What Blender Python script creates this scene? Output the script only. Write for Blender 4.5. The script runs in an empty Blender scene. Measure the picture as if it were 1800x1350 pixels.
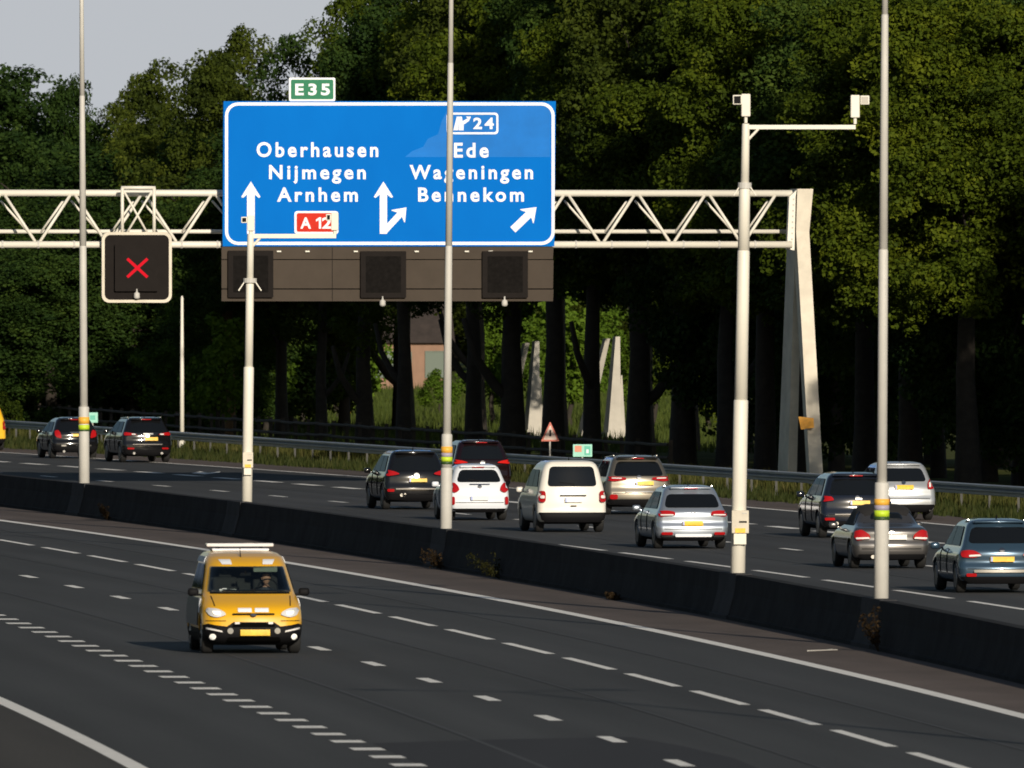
import bpy, bmesh, math, random
import numpy as np
from mathutils import Vector, Matrix, noise
from mathutils.bvhtree import BVHTree
random.seed(7)
R_ = math.radians
scene = bpy.context.scene
COL = scene.collection

# ------------------------------------------------------------------ camera
EYE = 7.15            # camera height over the road (on an overpass)
FPX = 30000.0         # focal length in photograph pixels (1800 wide) = 600 mm
HZ = 460.0            # photograph row of the horizon
cam_d = bpy.data.cameras.new("camera")
cam = bpy.data.objects.new("camera", cam_d); COL.objects.link(cam)
cam_d.sensor_fit = 'HORIZONTAL'; cam_d.sensor_width = 36; cam_d.lens = 600
cam_d.clip_start = 1; cam_d.clip_end = 6000
cam.location = (0, 0, EYE)
cam.rotation_euler = (R_(90) - math.atan((675 - HZ) / FPX), 0, 0)
scene.camera = cam
cam_d.dof.use_dof = True; cam_d.dof.focus_distance = 430; cam_d.dof.aperture_fstop = 9.0

# ------------------------------------------------------------------ light
SUN_EL, SUN_AZ = 16.0, 14.0      # low evening sun behind the camera, a little to its right
world = bpy.data.worlds.new("World"); scene.world = world; world.use_nodes = True
wn = world.node_tree
sky = wn.nodes.new("ShaderNodeTexSky"); sky.sky_type = 'NISHITA'; sky.sun_disc = False
sky.sun_elevation = R_(SUN_EL); sky.sun_rotation = R_(180 - SUN_AZ)
sky.air_density = 1.0; sky.dust_density = 0.6; sky.ozone_density = 1.0
wn.nodes["Background"].inputs[1].default_value = 0.06
wn.links.new(sky.outputs[0], wn.nodes["Background"].inputs[0])
# a thin band of pale haze lies along the horizon, all the way round
wtc = wn.nodes.new("ShaderNodeTexCoord"); wsep = wn.nodes.new("ShaderNodeSeparateXYZ"); wmr = wn.nodes.new("ShaderNodeMapRange")
wmr.interpolation_type = 'SMOOTHSTEP'
wmr.inputs["From Min"].default_value = .016; wmr.inputs["From Max"].default_value = .030
wmr.inputs["To Min"].default_value = 1.0; wmr.inputs["To Max"].default_value = 0.0
wn.links.new(wtc.outputs["Generated"], wsep.inputs[0]); wn.links.new(wsep.outputs[2], wmr.inputs[0])
hz_bg = wn.nodes.new("ShaderNodeBackground"); hz_bg.inputs[0].default_value = (.50, .525, .56, 1); hz_bg.inputs[1].default_value = 1.0
wmix = wn.nodes.new("ShaderNodeMixShader")
wn.links.new(wmr.outputs[0], wmix.inputs[0]); wn.links.new(wn.nodes["Background"].outputs[0], wmix.inputs[1]); wn.links.new(hz_bg.outputs[0], wmix.inputs[2])
wn.links.new(wmix.outputs[0], wn.nodes["World Output"].inputs[0])
sun_d = bpy.data.lights.new("sun", 'SUN'); sun_d.energy = 4.5; sun_d.angle = R_(0.5)
sun_d.color = (1.0, 0.895, 0.745)
sun = bpy.data.objects.new("sun", sun_d); COL.objects.link(sun)
to_sun = Vector((math.sin(R_(SUN_AZ)) * math.cos(R_(SUN_EL)), -math.cos(R_(SUN_AZ)) * math.cos(R_(SUN_EL)), math.sin(R_(SUN_EL))))
sun.rotation_euler = to_sun.to_track_quat('Z', 'Y').to_euler()
sun.location = (40, -60, 60)
scene.view_settings.view_transform = 'Standard'
scene.view_settings.look = 'None'
scene.view_settings.exposure = 0.0
scene.view_settings.gamma = 1.0
scene.cycles.max_bounces = 5
scene.cycles.diffuse_bounces = 2
scene.cycles.glossy_bounces = 3
scene.cycles.transparent_max_bounces = 8
scene.cycles.sample_clamp_indirect = 4.0
scene.cycles.pixel_filter_type = 'BLACKMAN_HARRIS'
scene.cycles.filter_width = 1.7

# ------------------------------------------------------------------ helpers
def tag(o, label, cat, group=None):
    o["label"] = label; o["category"] = cat
    if group: o["group"] = group
    return o
def thing(name, label, cat, loc=(0, 0, 0), rotz=0.0, group=None):
    o = bpy.data.objects.new(name, None); COL.objects.link(o)
    o.location = loc; o.rotation_euler = (0, 0, rotz); o.empty_display_size = .3
    return tag(o, label, cat, group)
def obj(name, bm, mats, parent=None, smooth=False, label=None):
    me = bpy.data.meshes.new(name)
    if isinstance(bm, bmesh.types.BMesh):
        bmesh.ops.recalc_face_normals(bm, faces=bm.faces[:])
        bm.to_mesh(me); bm.free()
    else:
        me.from_pydata(*bm); me.update()
    if smooth:
        me.polygons.foreach_set("use_smooth", [True] * len(me.polygons))
    for m in (mats if isinstance(mats, (list, tuple)) else [mats]): me.materials.append(m)
    o = bpy.data.objects.new(name, me); COL.objects.link(o)
    if parent: o.parent = parent
    if label: o["label"] = label
    return o
def struct(name, bm, mats, smooth=False):
    o = obj(name, bm, mats, None, smooth); o["kind"] = "structure"; return o
def B(): return bmesh.new()
def box(bm, c, s, rot=None, bev=0.0):
    m = Matrix.Translation(c) @ (rot.to_4x4() if rot else Matrix.Identity(4)) @ Matrix.Diagonal((s[0], s[1], s[2], 1))
    r = bmesh.ops.create_cube(bm, size=1, matrix=m)
    if bev > 0:
        es = list({e for v in r['verts'] for e in v.link_edges})
        bmesh.ops.bevel(bm, geom=es, offset=bev, segments=2, profile=.5, affect='EDGES')
    return bm
def tube(bm, p0, p1, r0, r1=None, seg=12, caps=True):
    p0, p1 = Vector(p0), Vector(p1); r1 = r0 if r1 is None else r1
    d = p1 - p0
    m = Matrix.Translation((p0 + p1) / 2) @ d.to_track_quat('Z', 'Y').to_matrix().to_4x4()
    bmesh.ops.create_cone(bm, cap_ends=caps, segments=seg, radius1=r0, radius2=r1, depth=d.length, matrix=m)
    return bm
def lathe(bm, prof, seg=20, base=(0, 0, 0), axis=None):
    """prof: list of (radius, height) from bottom to top, closed at both ends."""
    rings = []
    M = Matrix.Translation(base) @ (axis if axis else Matrix.Identity(4))
    for r, z in prof:
        rings.append([bm.verts.new(M @ Vector((r * math.cos(2 * math.pi * k / seg), r * math.sin(2 * math.pi * k / seg), z))) for k in range(seg)])
    for a, b in zip(rings, rings[1:]):
        for k in range(seg):
            bm.faces.new((a[k], a[(k + 1) % seg], b[(k + 1) % seg], b[k]))
    bm.faces.new(rings[0][::-1]); bm.faces.new(rings[-1])
    return bm
def prism(bm, pts, y0, y1):
    """outline (x,z) extruded from y0 to y1"""
    a = [bm.verts.new((x, y0, z)) for x, z in pts]; b = [bm.verts.new((x, y1, z)) for x, z in pts]
    bm.faces.new(a); bm.faces.new(b[::-1])
    n = len(pts)
    for k in range(n): bm.faces.new((a[k], b[k], b[(k + 1) % n], a[(k + 1) % n]))
    return bm
def round_rect(x0, z0, x1, z1, r, n=6):
    pts = []
    for cx, cz, a0 in ((x1 - r, z1 - r, 0), (x0 + r, z1 - r, 90), (x0 + r, z0 + r, 180), (x1 - r, z0 + r, 270)):
        for k in range(n + 1):
            a = R_(a0 + 90 * k / n); pts.append((cx + r * math.cos(a), cz + r * math.sin(a)))
    return pts
def frame_ring(bm, outer, inner, y0, y1):
    n = len(outer)
    O0 = [bm.verts.new((x, y0, z)) for x, z in outer]; I0 = [bm.verts.new((x, y0, z)) for x, z in inner]
    O1 = [bm.verts.new((x, y1, z)) for x, z in outer]; I1 = [bm.verts.new((x, y1, z)) for x, z in inner]
    for k in range(n):
        j = (k + 1) % n
        bm.faces.new((O0[k], O0[j], I0[j], I0[k])); bm.faces.new((O1[k], I1[k], I1[j], O1[j]))
        bm.faces.new((O0[k], O1[k], O1[j], O0[j])); bm.faces.new((I0[k], I0[j], I1[j], I1[k]))
    return bm

# ------------------------------------------------------------------ materials
def mat(name, col, rough=.6, metal=0.0, spec=.5, coat=0.0, var=0.0, scale=3.0, bump=0.0, bscale=40.0, emit=None, es=0.0, coat_rough=.05):
    m = bpy.data.materials.new(name); m.use_nodes = True
    nt = m.node_tree; p = nt.nodes["Principled BSDF"]
    p.inputs["Base Color"].default_value = (*col, 1); p.inputs["Roughness"].default_value = rough
    p.inputs["Metallic"].default_value = metal; p.inputs["Specular IOR Level"].default_value = spec
    p.inputs["Coat Weight"].default_value = coat; p.inputs["Coat Roughness"].default_value = coat_rough
    tc = None
    if var or bump: tc = nt.nodes.new("ShaderNodeTexCoord")
    if var:
        n = nt.nodes.new("ShaderNodeTexNoise"); n.inputs["Scale"].default_value = scale; n.inputs["Detail"].default_value = 6
        n.inputs["Roughness"].default_value = .65
        r = nt.nodes.new("ShaderNodeValToRGB")
        r.color_ramp.elements[0].position = .3; r.color_ramp.elements[1].position = .7
        r.color_ramp.elements[0].color = (*[max(0, c * (1 - var)) for c in col], 1)
        r.color_ramp.elements[1].color = (*[min(1, c * (1 + var)) for c in col], 1)
        nt.links.new(tc.outputs["Object"], n.inputs["Vector"]); nt.links.new(n.outputs[0], r.inputs[0]); nt.links.new(r.outputs[0], p.inputs["Base Color"])
    if bump:
        n2 = nt.nodes.new("ShaderNodeTexNoise"); n2.inputs["Scale"].default_value = bscale; n2.inputs["Detail"].default_value = 4
        b = nt.nodes.new("ShaderNodeBump"); b.inputs["Strength"].default_value = bump; b.inputs["Distance"].default_value = .02
        nt.links.new(tc.outputs["Object"], n2.inputs["Vector"]); nt.links.new(n2.outputs[0], b.inputs["Height"]); nt.links.new(b.outputs[0], p.inputs["Normal"])
    if emit: p.inputs["Emission Color"].default_value = (*emit, 1); p.inputs["Emission Strength"].default_value = es
    return m
def asphalt(name, col, along, var=.25):
    """asphalt with fine grain, broad blotches and streaks along the driving direction"""
    m = bpy.data.materials.new(name); m.use_nodes = True
    nt = m.node_tree; p = nt.nodes["Principled BSDF"]; p.inputs["Roughness"].default_value = .92; p.inputs["Specular IOR Level"].default_value = .2
    uv = nt.nodes.new("ShaderNodeUVMap")
    def nz(sc, detail, sx, sy):
        mp = nt.nodes.new("ShaderNodeMapping"); mp.inputs["Scale"].default_value = (sx, sy, 1)
        n = nt.nodes.new("ShaderNodeTexNoise"); n.inputs["Scale"].default_value = sc; n.inputs["Detail"].default_value = detail
        nt.links.new(uv.outputs[0], mp.inputs[0]); nt.links.new(mp.outputs[0], n.inputs[0]); return n.outputs[0]
    a = nz(1.0, 5, .9, along); b = nz(1.0, 4, .15, .02); c = nz(1.0, 3, 14, 3)
    def mth(op, x, y):
        q = nt.nodes.new("ShaderNodeMath"); q.operation = op
        for i, v in enumerate((x, y)):
            if isinstance(v, (int, float)): q.inputs[i].default_value = v
            else: nt.links.new(v, q.inputs[i])
        return q.outputs[0]
    s = mth('ADD', mth('MULTIPLY', mth('SUBTRACT', a, .5), 2.2 * var), mth('MULTIPLY', mth('SUBTRACT', b, .5), 2.6 * var))
    s = mth('ADD', s, mth('MULTIPLY', mth('SUBTRACT', c, .5), 1.2 * var))
    # polished wheel tracks along the lanes
    sx = nt.nodes.new("ShaderNodeSeparateXYZ"); nt.links.new(uv.outputs[0], sx.inputs[0])
    wt = mth('MULTIPLY', mth('SINE', mth('MULTIPLY', sx.outputs[0], 3.35), 0.0), mth('MULTIPLY', a, .5 * var))
    s = mth('ADD', mth('ADD', s, wt), 1.0)
    mx = nt.nodes.new("ShaderNodeVectorMath"); mx.operation = 'SCALE'; mx.inputs[0].default_value = col
    nt.links.new(s, mx.inputs["Scale"]); nt.links.new(mx.outputs[0], p.inputs["Base Color"])
    return m
def leaf_mat(name, cols, trans=.25):
    """leaves: a different tint for every leaf and for every clump"""
    m = bpy.data.materials.new(name); m.use_nodes = True
    nt = m.node_tree; p = nt.nodes["Principled BSDF"]; out = nt.nodes["Material Output"]
    p.inputs["Roughness"].default_value = .7; p.inputs["Specular IOR Level"].default_value = .12
    g = nt.nodes.new("ShaderNodeNewGeometry"); oi = nt.nodes.new("ShaderNodeObjectInfo")
    tc = nt.nodes.new("ShaderNodeTexCoord")
    n = nt.nodes.new("ShaderNodeTexNoise"); n.inputs["Scale"].default_value = .55; n.inputs["Detail"].default_value = 3
    nt.links.new(tc.outputs["Object"], n.inputs[0])
    a = nt.nodes.new("ShaderNodeMath"); a.operation = 'MULTIPLY_ADD'; a.inputs[1].default_value = .28
    nt.links.new(g.outputs["Random Per Island"], a.inputs[0]); 
    b = nt.nodes.new("ShaderNodeMath"); b.operation = 'MULTIPLY_ADD'; b.inputs[1].default_value = 1.3; b.inputs[2].default_value = -.52
    nt.links.new(n.outputs[0], b.inputs[0])
    c = nt.nodes.new("ShaderNodeMath"); c.operation = 'MULTIPLY_ADD'; c.inputs[1].default_value = .3
    nt.links.new(oi.outputs["Random"], c.inputs[0]); nt.links.new(b.outputs[0], c.inputs[2]); nt.links.new(c.outputs[0], a.inputs[2])
    r = nt.nodes.new("ShaderNodeValToRGB")
    r.color_ramp.elements[0].position = .05; r.color_ramp.elements[0].color = (*cols[0], 1)
    r.color_ramp.elements[1].position = .95; r.color_ramp.elements[1].color = (*cols[2], 1)
    e = r.color_ramp.elements.new(.5); e.color = (*cols[1], 1)
    nt.links.new(a.outputs[0], r.inputs[0]); nt.links.new(r.outputs[0], p.inputs["Base Color"])
    t = nt.nodes.new("ShaderNodeBsdfTranslucent"); nt.links.new(r.outputs[0], t.inputs[0])
    mix = nt.nodes.new("ShaderNodeMixShader"); mix.inputs[0].default_value = trans
    nt.links.new(p.outputs[0], mix.inputs[1]); nt.links.new(t.outputs[0], mix.inputs[2]); nt.links.new(mix.outputs[0], out.inputs[0])
    return m

M = {}
M['pole'] = mat("galvanised_pole", (.52, .505, .465), .6, .0, var=.08, scale=1.5)
M['cream'] = mat("cream_painted_steel", (.75, .715, .62), .5, var=.06, scale=.8)
M['creamdirty'] = mat("weathered_cream_concrete", (.66, .60, .49), .75, var=.16, scale=1.2, bump=.3)
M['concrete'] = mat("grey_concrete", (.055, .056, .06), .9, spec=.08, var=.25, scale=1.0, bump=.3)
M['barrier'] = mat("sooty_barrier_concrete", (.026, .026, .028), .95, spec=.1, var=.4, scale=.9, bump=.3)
M['black'] = mat("black_plastic", (.008, .008, .009), .6, spec=.08)
M['satin'] = mat("satin_trim", (.16, .145, .13), .5, .3)
M['tyre'] = mat("tyre_rubber", (.014, .014, .014), .8)
M['rim'] = mat("alloy_rim", (.45, .45, .46), .3, .9)
M['glass'] = mat("dark_car_glass", (.006, .007, .008), .04, spec=.5, coat=.3)
def side_glass_mat():
    """tinted side window: dark, with a mirror sheen that stays below one half at grazing angles"""
    m = bpy.data.materials.new("side_window_glass"); m.use_nodes = True; nt = m.node_tree; out = nt.nodes["Material Output"]; p = nt.nodes["Principled BSDF"]
    p.inputs["Base Color"].default_value = (.006, .008, .011, 1); p.inputs["Specular IOR Level"].default_value = 0; p.inputs["Roughness"].default_value = .5
    g = nt.nodes.new("ShaderNodeBsdfGlossy"); g.inputs[0].default_value = (.55, .68, .9, 1); g.inputs["Roughness"].default_value = .04
    lw = nt.nodes.new("ShaderNodeLayerWeight"); lw.inputs[0].default_value = .5
    q = nt.nodes.new("ShaderNodeMath"); q.operation = 'POWER'; q.inputs[1].default_value = 4.0
    f = nt.nodes.new("ShaderNodeMath"); f.operation = 'MULTIPLY_ADD'; f.inputs[1].default_value = .30; f.inputs[2].default_value = .04
    mx = nt.nodes.new("ShaderNodeMixShader")
    nt.links.new(lw.outputs["Facing"], q.inputs[0]); nt.links.new(q.outputs[0], f.inputs[0]); nt.links.new(f.outputs[0], mx.inputs[0])
    nt.links.new(p.outputs[0], mx.inputs[1]); nt.links.new(g.outputs[0], mx.inputs[2]); nt.links.new(mx.outputs[0], out.inputs[0]); return m
M['sideglass'] = side_glass_mat()
M['red'] = mat("red_lamp_lens", (.36, .008, .010), .15, spec=.2, coat=.4)
M['redlit'] = mat("lit_red_lamp", (.4, .01, .008), .2, spec=.2, emit=(1, .02, .01), es=.2)
M['clear'] = mat("clear_lamp_lens", (.75, .72, .7), .12, coat=.8)
M['chrome'] = mat("chrome", (.50, .49, .47), .22, 1.0)
M['plate'] = mat("yellow_number_plate", (.85, .50, .03), .45, var=.22, scale=14)
M['platew'] = mat("white_number_plate", (.75, .74, .70), .45, var=.12, scale=14)
M['plateblue'] = mat("plate_country_strip", (.35, .42, .70), .45)
M['line'] = mat("white_road_paint", (.85, .83, .78), .8, spec=.1, var=.10, scale=2.5)
M['steel'] = mat("galvanised_rail", (.34, .36, .38), .45, .6, var=.12, scale=.8)
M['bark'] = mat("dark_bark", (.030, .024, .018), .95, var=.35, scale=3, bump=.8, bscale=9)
M['barklit'] = mat("lit_warm_bark", (.16, .095, .045), .95, var=.35, scale=3, bump=.8, bscale=9)  # warm sunlight on one trunk is put into this bark colour
M['wood'] = mat("weathered_fence_wood", (.05, .04, .03), .9, var=.3, scale=3)
M['white'] = mat("white_sign_film", (.82, .84, .88), .6, spec=.1)
M['blue'] = None
# ------------------------------------------------------------------ where things stand
def G(x, y, z=0.0):
    """point at height z seen at photograph pixel (x, y) -> world"""
    D = FPX * (EYE - z) / (y - HZ)
    return Vector(((x - 900) / FPX * D, D, z))
def P(x, y, D):
    return Vector(((x - 900) / FPX * D, D, EYE + (HZ - y) / FPX * D))
def fitline(pts, z=0.0):
    w = [G(x, y, z) for x, y in pts]
    c = np.polyfit([p.y for p in w], [p.x for p in w], 2)
    return lambda D: float(np.polyval(c, D))
def RL(D):                      # reference: the lane line next to the fast lane of the near carriageway
    d = D - 356.3
    return -3.72 - .1041 * d - .000144 * d * d
def RS(D):                      # slope dX/dD
    return -(.1041 + .000288 * (D - 356.3))
def RR(D):                      # the same curve for the far carriageway, which swings slightly more
    return RL(D) - (.00004 * (D - 360) ** 2 if D > 360 else 0)
def RRS(D): return RS(D) - (.00008 * (D - 360) if D > 360 else 0)
edge_l = fitline([(0, 915), (510, 990), (850, 1050), (1800, 1260)])
outer_l = lambda D: RL(D) - 11.35 + (.35 if D < 260 else 0) * 0
D0, D1 = 60.0, 1000.0

def ribbon(fa, fb, d0, d1, z, step=4.0):
    """sheet between the curves fa and fb, with uv in metres"""
    bm = B(); uvl = bm.loops.layers.uv.new("UVMap"); prev = None
    n = max(1, int((d1 - d0) / step))
    for k in range(n + 1):
        D = d0 + (d1 - d0) * k / n
        a, b = fa(D), fb(D)
        row = (bm.verts.new((a, D, z)), bm.verts.new((b, D, z)), a - RL(D), b - RL(D), D)
        if prev:
            f = bm.faces.new((prev[0], prev[1], row[1], row[0]))
            for l, (u, v) in zip(f.loops, ((prev[2], prev[4]), (prev[3], prev[4]), (row[3], row[4]), (row[2], row[4]))): l[uvl].uv = (u, v)
        prev = row
    return bm
M['asphalt'] = asphalt("asphalt", (.053, .0545, .0565), .03, .26)
M['asphaltdark'] = asphalt("fresh_asphalt_patch", (.033, .033, .037), .1, .12)
M['asphaltbrown'] = asphalt("dusty_shoulder", (.112, .089, .078), .25, .30)
M['asphaltwarm'] = asphalt("worn_shoulder_asphalt", (.058, .053, .048), .05, .25)

def ground_mat():
    m = bpy.data.materials.new("meadow_ground"); m.use_nodes = True
    nt = m.node_tree; p = nt.nodes["Principled BSDF"]; p.inputs["Roughness"].default_value = 1; p.inputs["Specular IOR Level"].default_value = .05
    tc = nt.nodes.new("ShaderNodeTexCoord"); n = nt.nodes.new("ShaderNodeTexNoise"); n.inputs["Scale"].default_value = .25; n.inputs["Detail"].default_value = 8
    r = nt.nodes.new("ShaderNodeValToRGB"); r.color_ramp.elements[0].position = .3; r.color_ramp.elements[1].position = .72
    r.color_ramp.elements[0].color = (.035, .045, .012, 1); r.color_ramp.elements[1].color = (.10, .11, .03, 1)
    nt.links.new(tc.outputs["Object"], n.inputs[0]); nt.links.new(n.outputs[0], r.inputs[0]); nt.links.new(r.outputs[0], p.inputs[0]); return m
bm = B(); v = [bm.verts.new(q) for q in ((-900, -80, -.03), (900, -80, -.03), (900, 3500, -.03), (-900, 3500, -.03))]; bm.faces.new(v)
struct("ground", bm, ground_mat())
off = lambda f, k: (lambda D: f(D) + k)
struct("road_surface_left", ribbon(off(RL, -15.5), off(RL, 6.9), D0, D1, 0.0), M['asphalt']).name = "near_carriageway"
struct("far_carriageway", ribbon(off(RL, 6.9), off(RR, 31.6), D0, D1, 0.0), M['asphalt'])
struct("median_shoulder", ribbon(lambda D: edge_l(D) + .05, off(RL, 6.9), 180, 760, .004), M['asphaltbrown'])
# far shoulder, slightly browner
struct("hard_shoulder", ribbon(off(RR, 28.9), off(RR, 31.7), 200, 900, .004), M['asphaltbrown'])

def marking(name, pieces):
    """pieces: list of (fa, fb, d0, d1)"""
    bm = B()
    for fa, fb, d0, d1 in pieces:
        n = max(1, int((d1 - d0) / 4)); prev = None
        for k in range(n + 1):
            D = d0 + (d1 - d0) * k / n
            row = (bm.verts.new((fa(D), D, .008)), bm.verts.new((fb(D), D, .008)))
            if prev: bm.faces.new((prev[0], prev[1], row[1], row[0]))
            prev = row
    return struct(name, bm, M['line'])
def band(f, w): return (lambda D: f(D) - w / 2), (lambda D: f(D) + w / 2)
def solid(name, f, w, d0, d1): return marking(name, [(*band(f, w), d0, d1)])
def dashes(name, f, w, start, period, length, d0, d1):
    ps = []; k = math.floor((d0 - start) / period)
    while start + k * period < d1:
        a = start + k * period
        if a >= d0: ps.append((*band(f, w), a, a + length))
        k += 1
    return marking(name, ps)
solid("median_edge_line", edge_l, .30, 150, 760)
# 9-3 line: in the photo a dash runs x 587..667 ; nearer end = larger y
lane_a = fitline([(68, 961), (587, 1062), (980, 1153), (1563, 1312)])
pA = G(667, 1079).y
dashes("long_dash_line", lane_a, .19, pA, 11.9, 8.9, 130, 760)
lane_b = fitline([(70, 1018), (308, 1075), (565, 1140), (745, 1194), (938, 1255), (1155, 1328)])
pB = G(581, 1144).y
dashes("short_dash_line", lane_b, .22, pB, 12.0, 3.2, 130, 760)
lane_c = fitline([(10, 1088), (140, 1135), (300, 1188), (470, 1249), (680, 1332)])
pC = G(680, 1333.5).y
dashes("exit_block_line", lane_c, .47, pC, 3.95, 1.25, 130, 700)
lane_d = fitline([(0, 1232), (120, 1288), (235, 1347)])
def lane_dx(D):
    return lane_d(D) if D < 285 else lane_d(285) + (RL(D) - RL(285))
solid("outer_edge_line", lane_dx, .28, 200, 760)
struct("left_shoulder", ribbon(lambda D: lane_dx(D) - 12, lambda D: lane_dx(D) - .15, 150, 700, .004), M['asphaltwarm'])
# far carriageway
c1 = off(RR, 13.65); c2 = off(RR, 18.5); c3 = off(RR, 23.6); c4 = off(RR, 28.75)
solid("inner_edge_line", off(RR, 9.9), .20, 150, 800)
dashes("long_dash_line", c1, .20, G(1180, 983).y, 12.0, 9.0, 130, 800)
dashes("short_dash_line", c2, .20, G(1417, 968).y, 12.0, 3.2, 130, 800)
dashes("exit_block_line", c3, .40, G(1403, 930).y, 8.0, 4.6, 130, 800)
solid("far_edge_line", c4, .24, 150, 800)
# darker repair patch at the bottom of the picture
pp = [G(655, 1307), G(880, 1300), G(1110, 1296), G(1200, 1312), G(1290, 1333), G(1500, 1420), G(900, 1425), G(830, 1385)]
bm = B(); uvl = bm.loops.layers.uv.new("UVMap"); f = bm.faces.new([bm.verts.new((q.x, q.y, .004)) for q in pp])
for l in f.loops: l[uvl].uv = (l.vert.co.x, l.vert.co.y)
struct("asphalt_patch", bm, M['asphaltdark'])
# tar seams between the paving lanes
M['seam'] = mat("tar_seam", (.035, .034, .034), .8)
bm = B()
for f_, w_ in ((off(RL, 1.75), .09), (off(RL, -2.0), .07), (off(RL, -5.9), .09), (off(RR, 16), .08), (off(RR, 21), .08)):
    d = 180
    prev = None
    while d < 700:
        row = (bm.verts.new((f_(d) - w_ / 2, d, .006)), bm.verts.new((f_(d) + w_ / 2, d, .006)))
        if prev: bm.faces.new((prev[0], prev[1], row[1], row[0]))
        prev = row; d += 4
struct("road_seams", bm, M['seam'])
# arrow-like marking on the far carriageway near the left camera mast
pq = [G(336, 832), G(352, 829), G(365, 831.5), G(388, 829), G(386, 831), G(360, 834)]
bm = B(); bm.faces.new([bm.verts.new((q.x, q.y, .008)) for q in pq]); struct("lane_arrow", bm, M['line'])

# ------------------------------------------------------------------ median barrier
BH = .90
def bar(D): return RL(D) + float(np.interp(D, (200, 250, 288, 316, 342, 370, 399, 460, 481), (5.3, 5.88, 6.3, 6.58, 6.76, 6.84, 6.88, 6.93, 6.95))) - (.00004 * (D - 430) ** 2 if D > 430 else 0)
prof = [(-.34, -.02), (-.34, .08), (-.29, .10), (-.17, .55), (-.135, BH), (.135, BH), (.17, .55), (.29, .10), (.34, .08), (.34, -.02)]
root = thing("concrete_barrier", "long low soot-dark concrete barrier running down the middle of the motorway", "barrier", (0, 0, 0))
bm = B(); prev = None; d = 150.0
while d < 800:
    row = [bm.verts.new((bar(d) + x, d, z + (.004 * noise.noise(Vector((d * .15, x, 0))) if z > .5 else 0))) for x, z in prof]
    if prev:
        for a in range(len(prof) - 1): bm.faces.new((prev[a], prev[a + 1], row[a + 1], row[a]))
    else: bm.faces.new(row)
    prev = row; d += 3.0
bm.faces.new(prev[::-1])
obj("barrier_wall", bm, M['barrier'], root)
# ------------------------------------------------------------------ masts in the median
def leaning(base, top_px):
    """base point and a far point on the mast axis -> unit axis (masts lean a hair)"""
    return (top_px - base).normalized()
def mast_mesh(base, axis, sections, seg=20):
    """sections: list of (z0, z1, r0, r1) heights over the barrier foot"""
    M4 = Matrix.Translation(base) @ axis.to_track_quat('Z', 'Y').to_matrix().to_4x4()
    out = []
    for z0, z1, r0, r1 in sections:
        bm = B(); lathe(bm, [(r0, z0), (r1, z1 - .03), (r1 - .01, z1)], seg, axis=M4); out.append(bm)
    return out, M4
def plinth(root, D, bx):
    bm = B(); s = math.atan(-RS(D))
    rot = Matrix.Rotation(s, 3, 'Z')
    pr = [(-.365, -.02), (-.365, .085), (-.315, .105), (-.195, .55), (-.155, BH + .012), (.155, BH + .012), (.195, .55), (.315, .105), (.365, .085), (.365, -.02)]
    v0 = [bm.verts.new(Vector((bx, D, 0)) + rot @ Vector((x, -1.5, z))) for x, z in pr]
    v1 = [bm.verts.new(Vector((bx, D, 0)) + rot @ Vector((x, 1.5, z))) for x, z in pr]
    bm.faces.new(v0); bm.faces.new(v1[::-1])
    for k in range(len(pr)): bm.faces.new((v0[k], v0[(k + 1) % len(pr)], v1[(k + 1) % len(pr)], v1[k]))
    obj("plinth", bm, M['concrete'], root)
M['orange'] = mat("orange_sticker", (.80, .42, .05), .5)
M['lime'] = mat("lime_sticker", (.50, .68, .03), .5)
M['lilac'] = mat("lilac_sticker", (.36, .32, .40), .5)
M['dgreen'] = mat("dark_green_band", (.03, .07, .015), .5)
def lamp_post(xb, yb, xt, yt, sections, bands, label):
    s = (yb - HZ) / (EYE - BH); D = FPX / s
    base = P(xb, yb, D); base.z = 0
    tp = P(xt, yt, D)
    bfoot = P(xb, yb, D)
    ax = (tp - bfoot).normalized()
    base = bfoot - ax * (BH / ax.z)
    root = thing("lamp_post", label, "lamp post", (0, 0, 0), 0, "lamp posts along the middle barrier")
    Zp = lambda y: (yb - y) / s + BH
    secs = [(Zp(a) if a else 0, Zp(b) if b is not None else 15.0, r0 / s / 2, r1 / s / 2) for a, b, r0, r1 in sections]
    bms, M4 = mast_mesh(base, ax, secs)
    for k, b in enumerate(bms): obj("pole_section", b, M['pole'], root, True)
    for b in bms: pass
    for y0, y1, m, wpx in bands:
        bm = B(); r = wpx / s / 2
        lathe(bm, [(r, Zp(y1)), (r, Zp(y0))], 20, axis=M4); obj("sticker_band", bm, m, root, True)
    plinth(root, D, bar(D))
    top = M4 @ Vector((0, 0, 14.95))
    for sx in (-1, 1):                       # two luminaires, above the picture
        bm = B(); tube(bm, top, top + Vector((sx * 1.5, 0, .35)), .04); obj("lamp_arm", bm, M['pole'], root)
        bm = B(); box(bm, top + Vector((sx * 1.9, 0, .40)), (.9, .3, .14), None, .05); h = obj("lamp_head", bm, M['pole'], root)
    return root
lamp_post(148, 850, 143.5, 0, [(None, 715, 19, 18.5), (715, 432, 14, 12.5), (432, 168, 12, 9.5), (168, None, 9, 7)],
          [(733, 745, M['orange'], 19.6), (747, 755, M['lime'], 19.6), (755, 758, M['dgreen'], 19.8)], "grey lamp post with orange and lime stickers beside the two black cars, leftmost of three")
lamp_post(784, 930, 793, 0, [(None, 822, 21, 20.5), (822, 763, 19.5, 19), (763, 432, 14.5, 12.5), (432, 110, 12, 10), (110, None, 9, 7)],
          [(785, 796, M['orange'], 20.4), (796, 803, M['lilac'], 20.2), (803, 811, M['lime'], 20.4), (811, 816, M['dgreen'], 20.6), (843, 858, M['plate'], 20.2)],
          "grey lamp post standing in front of the blue direction sign and the white hatchback")
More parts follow.
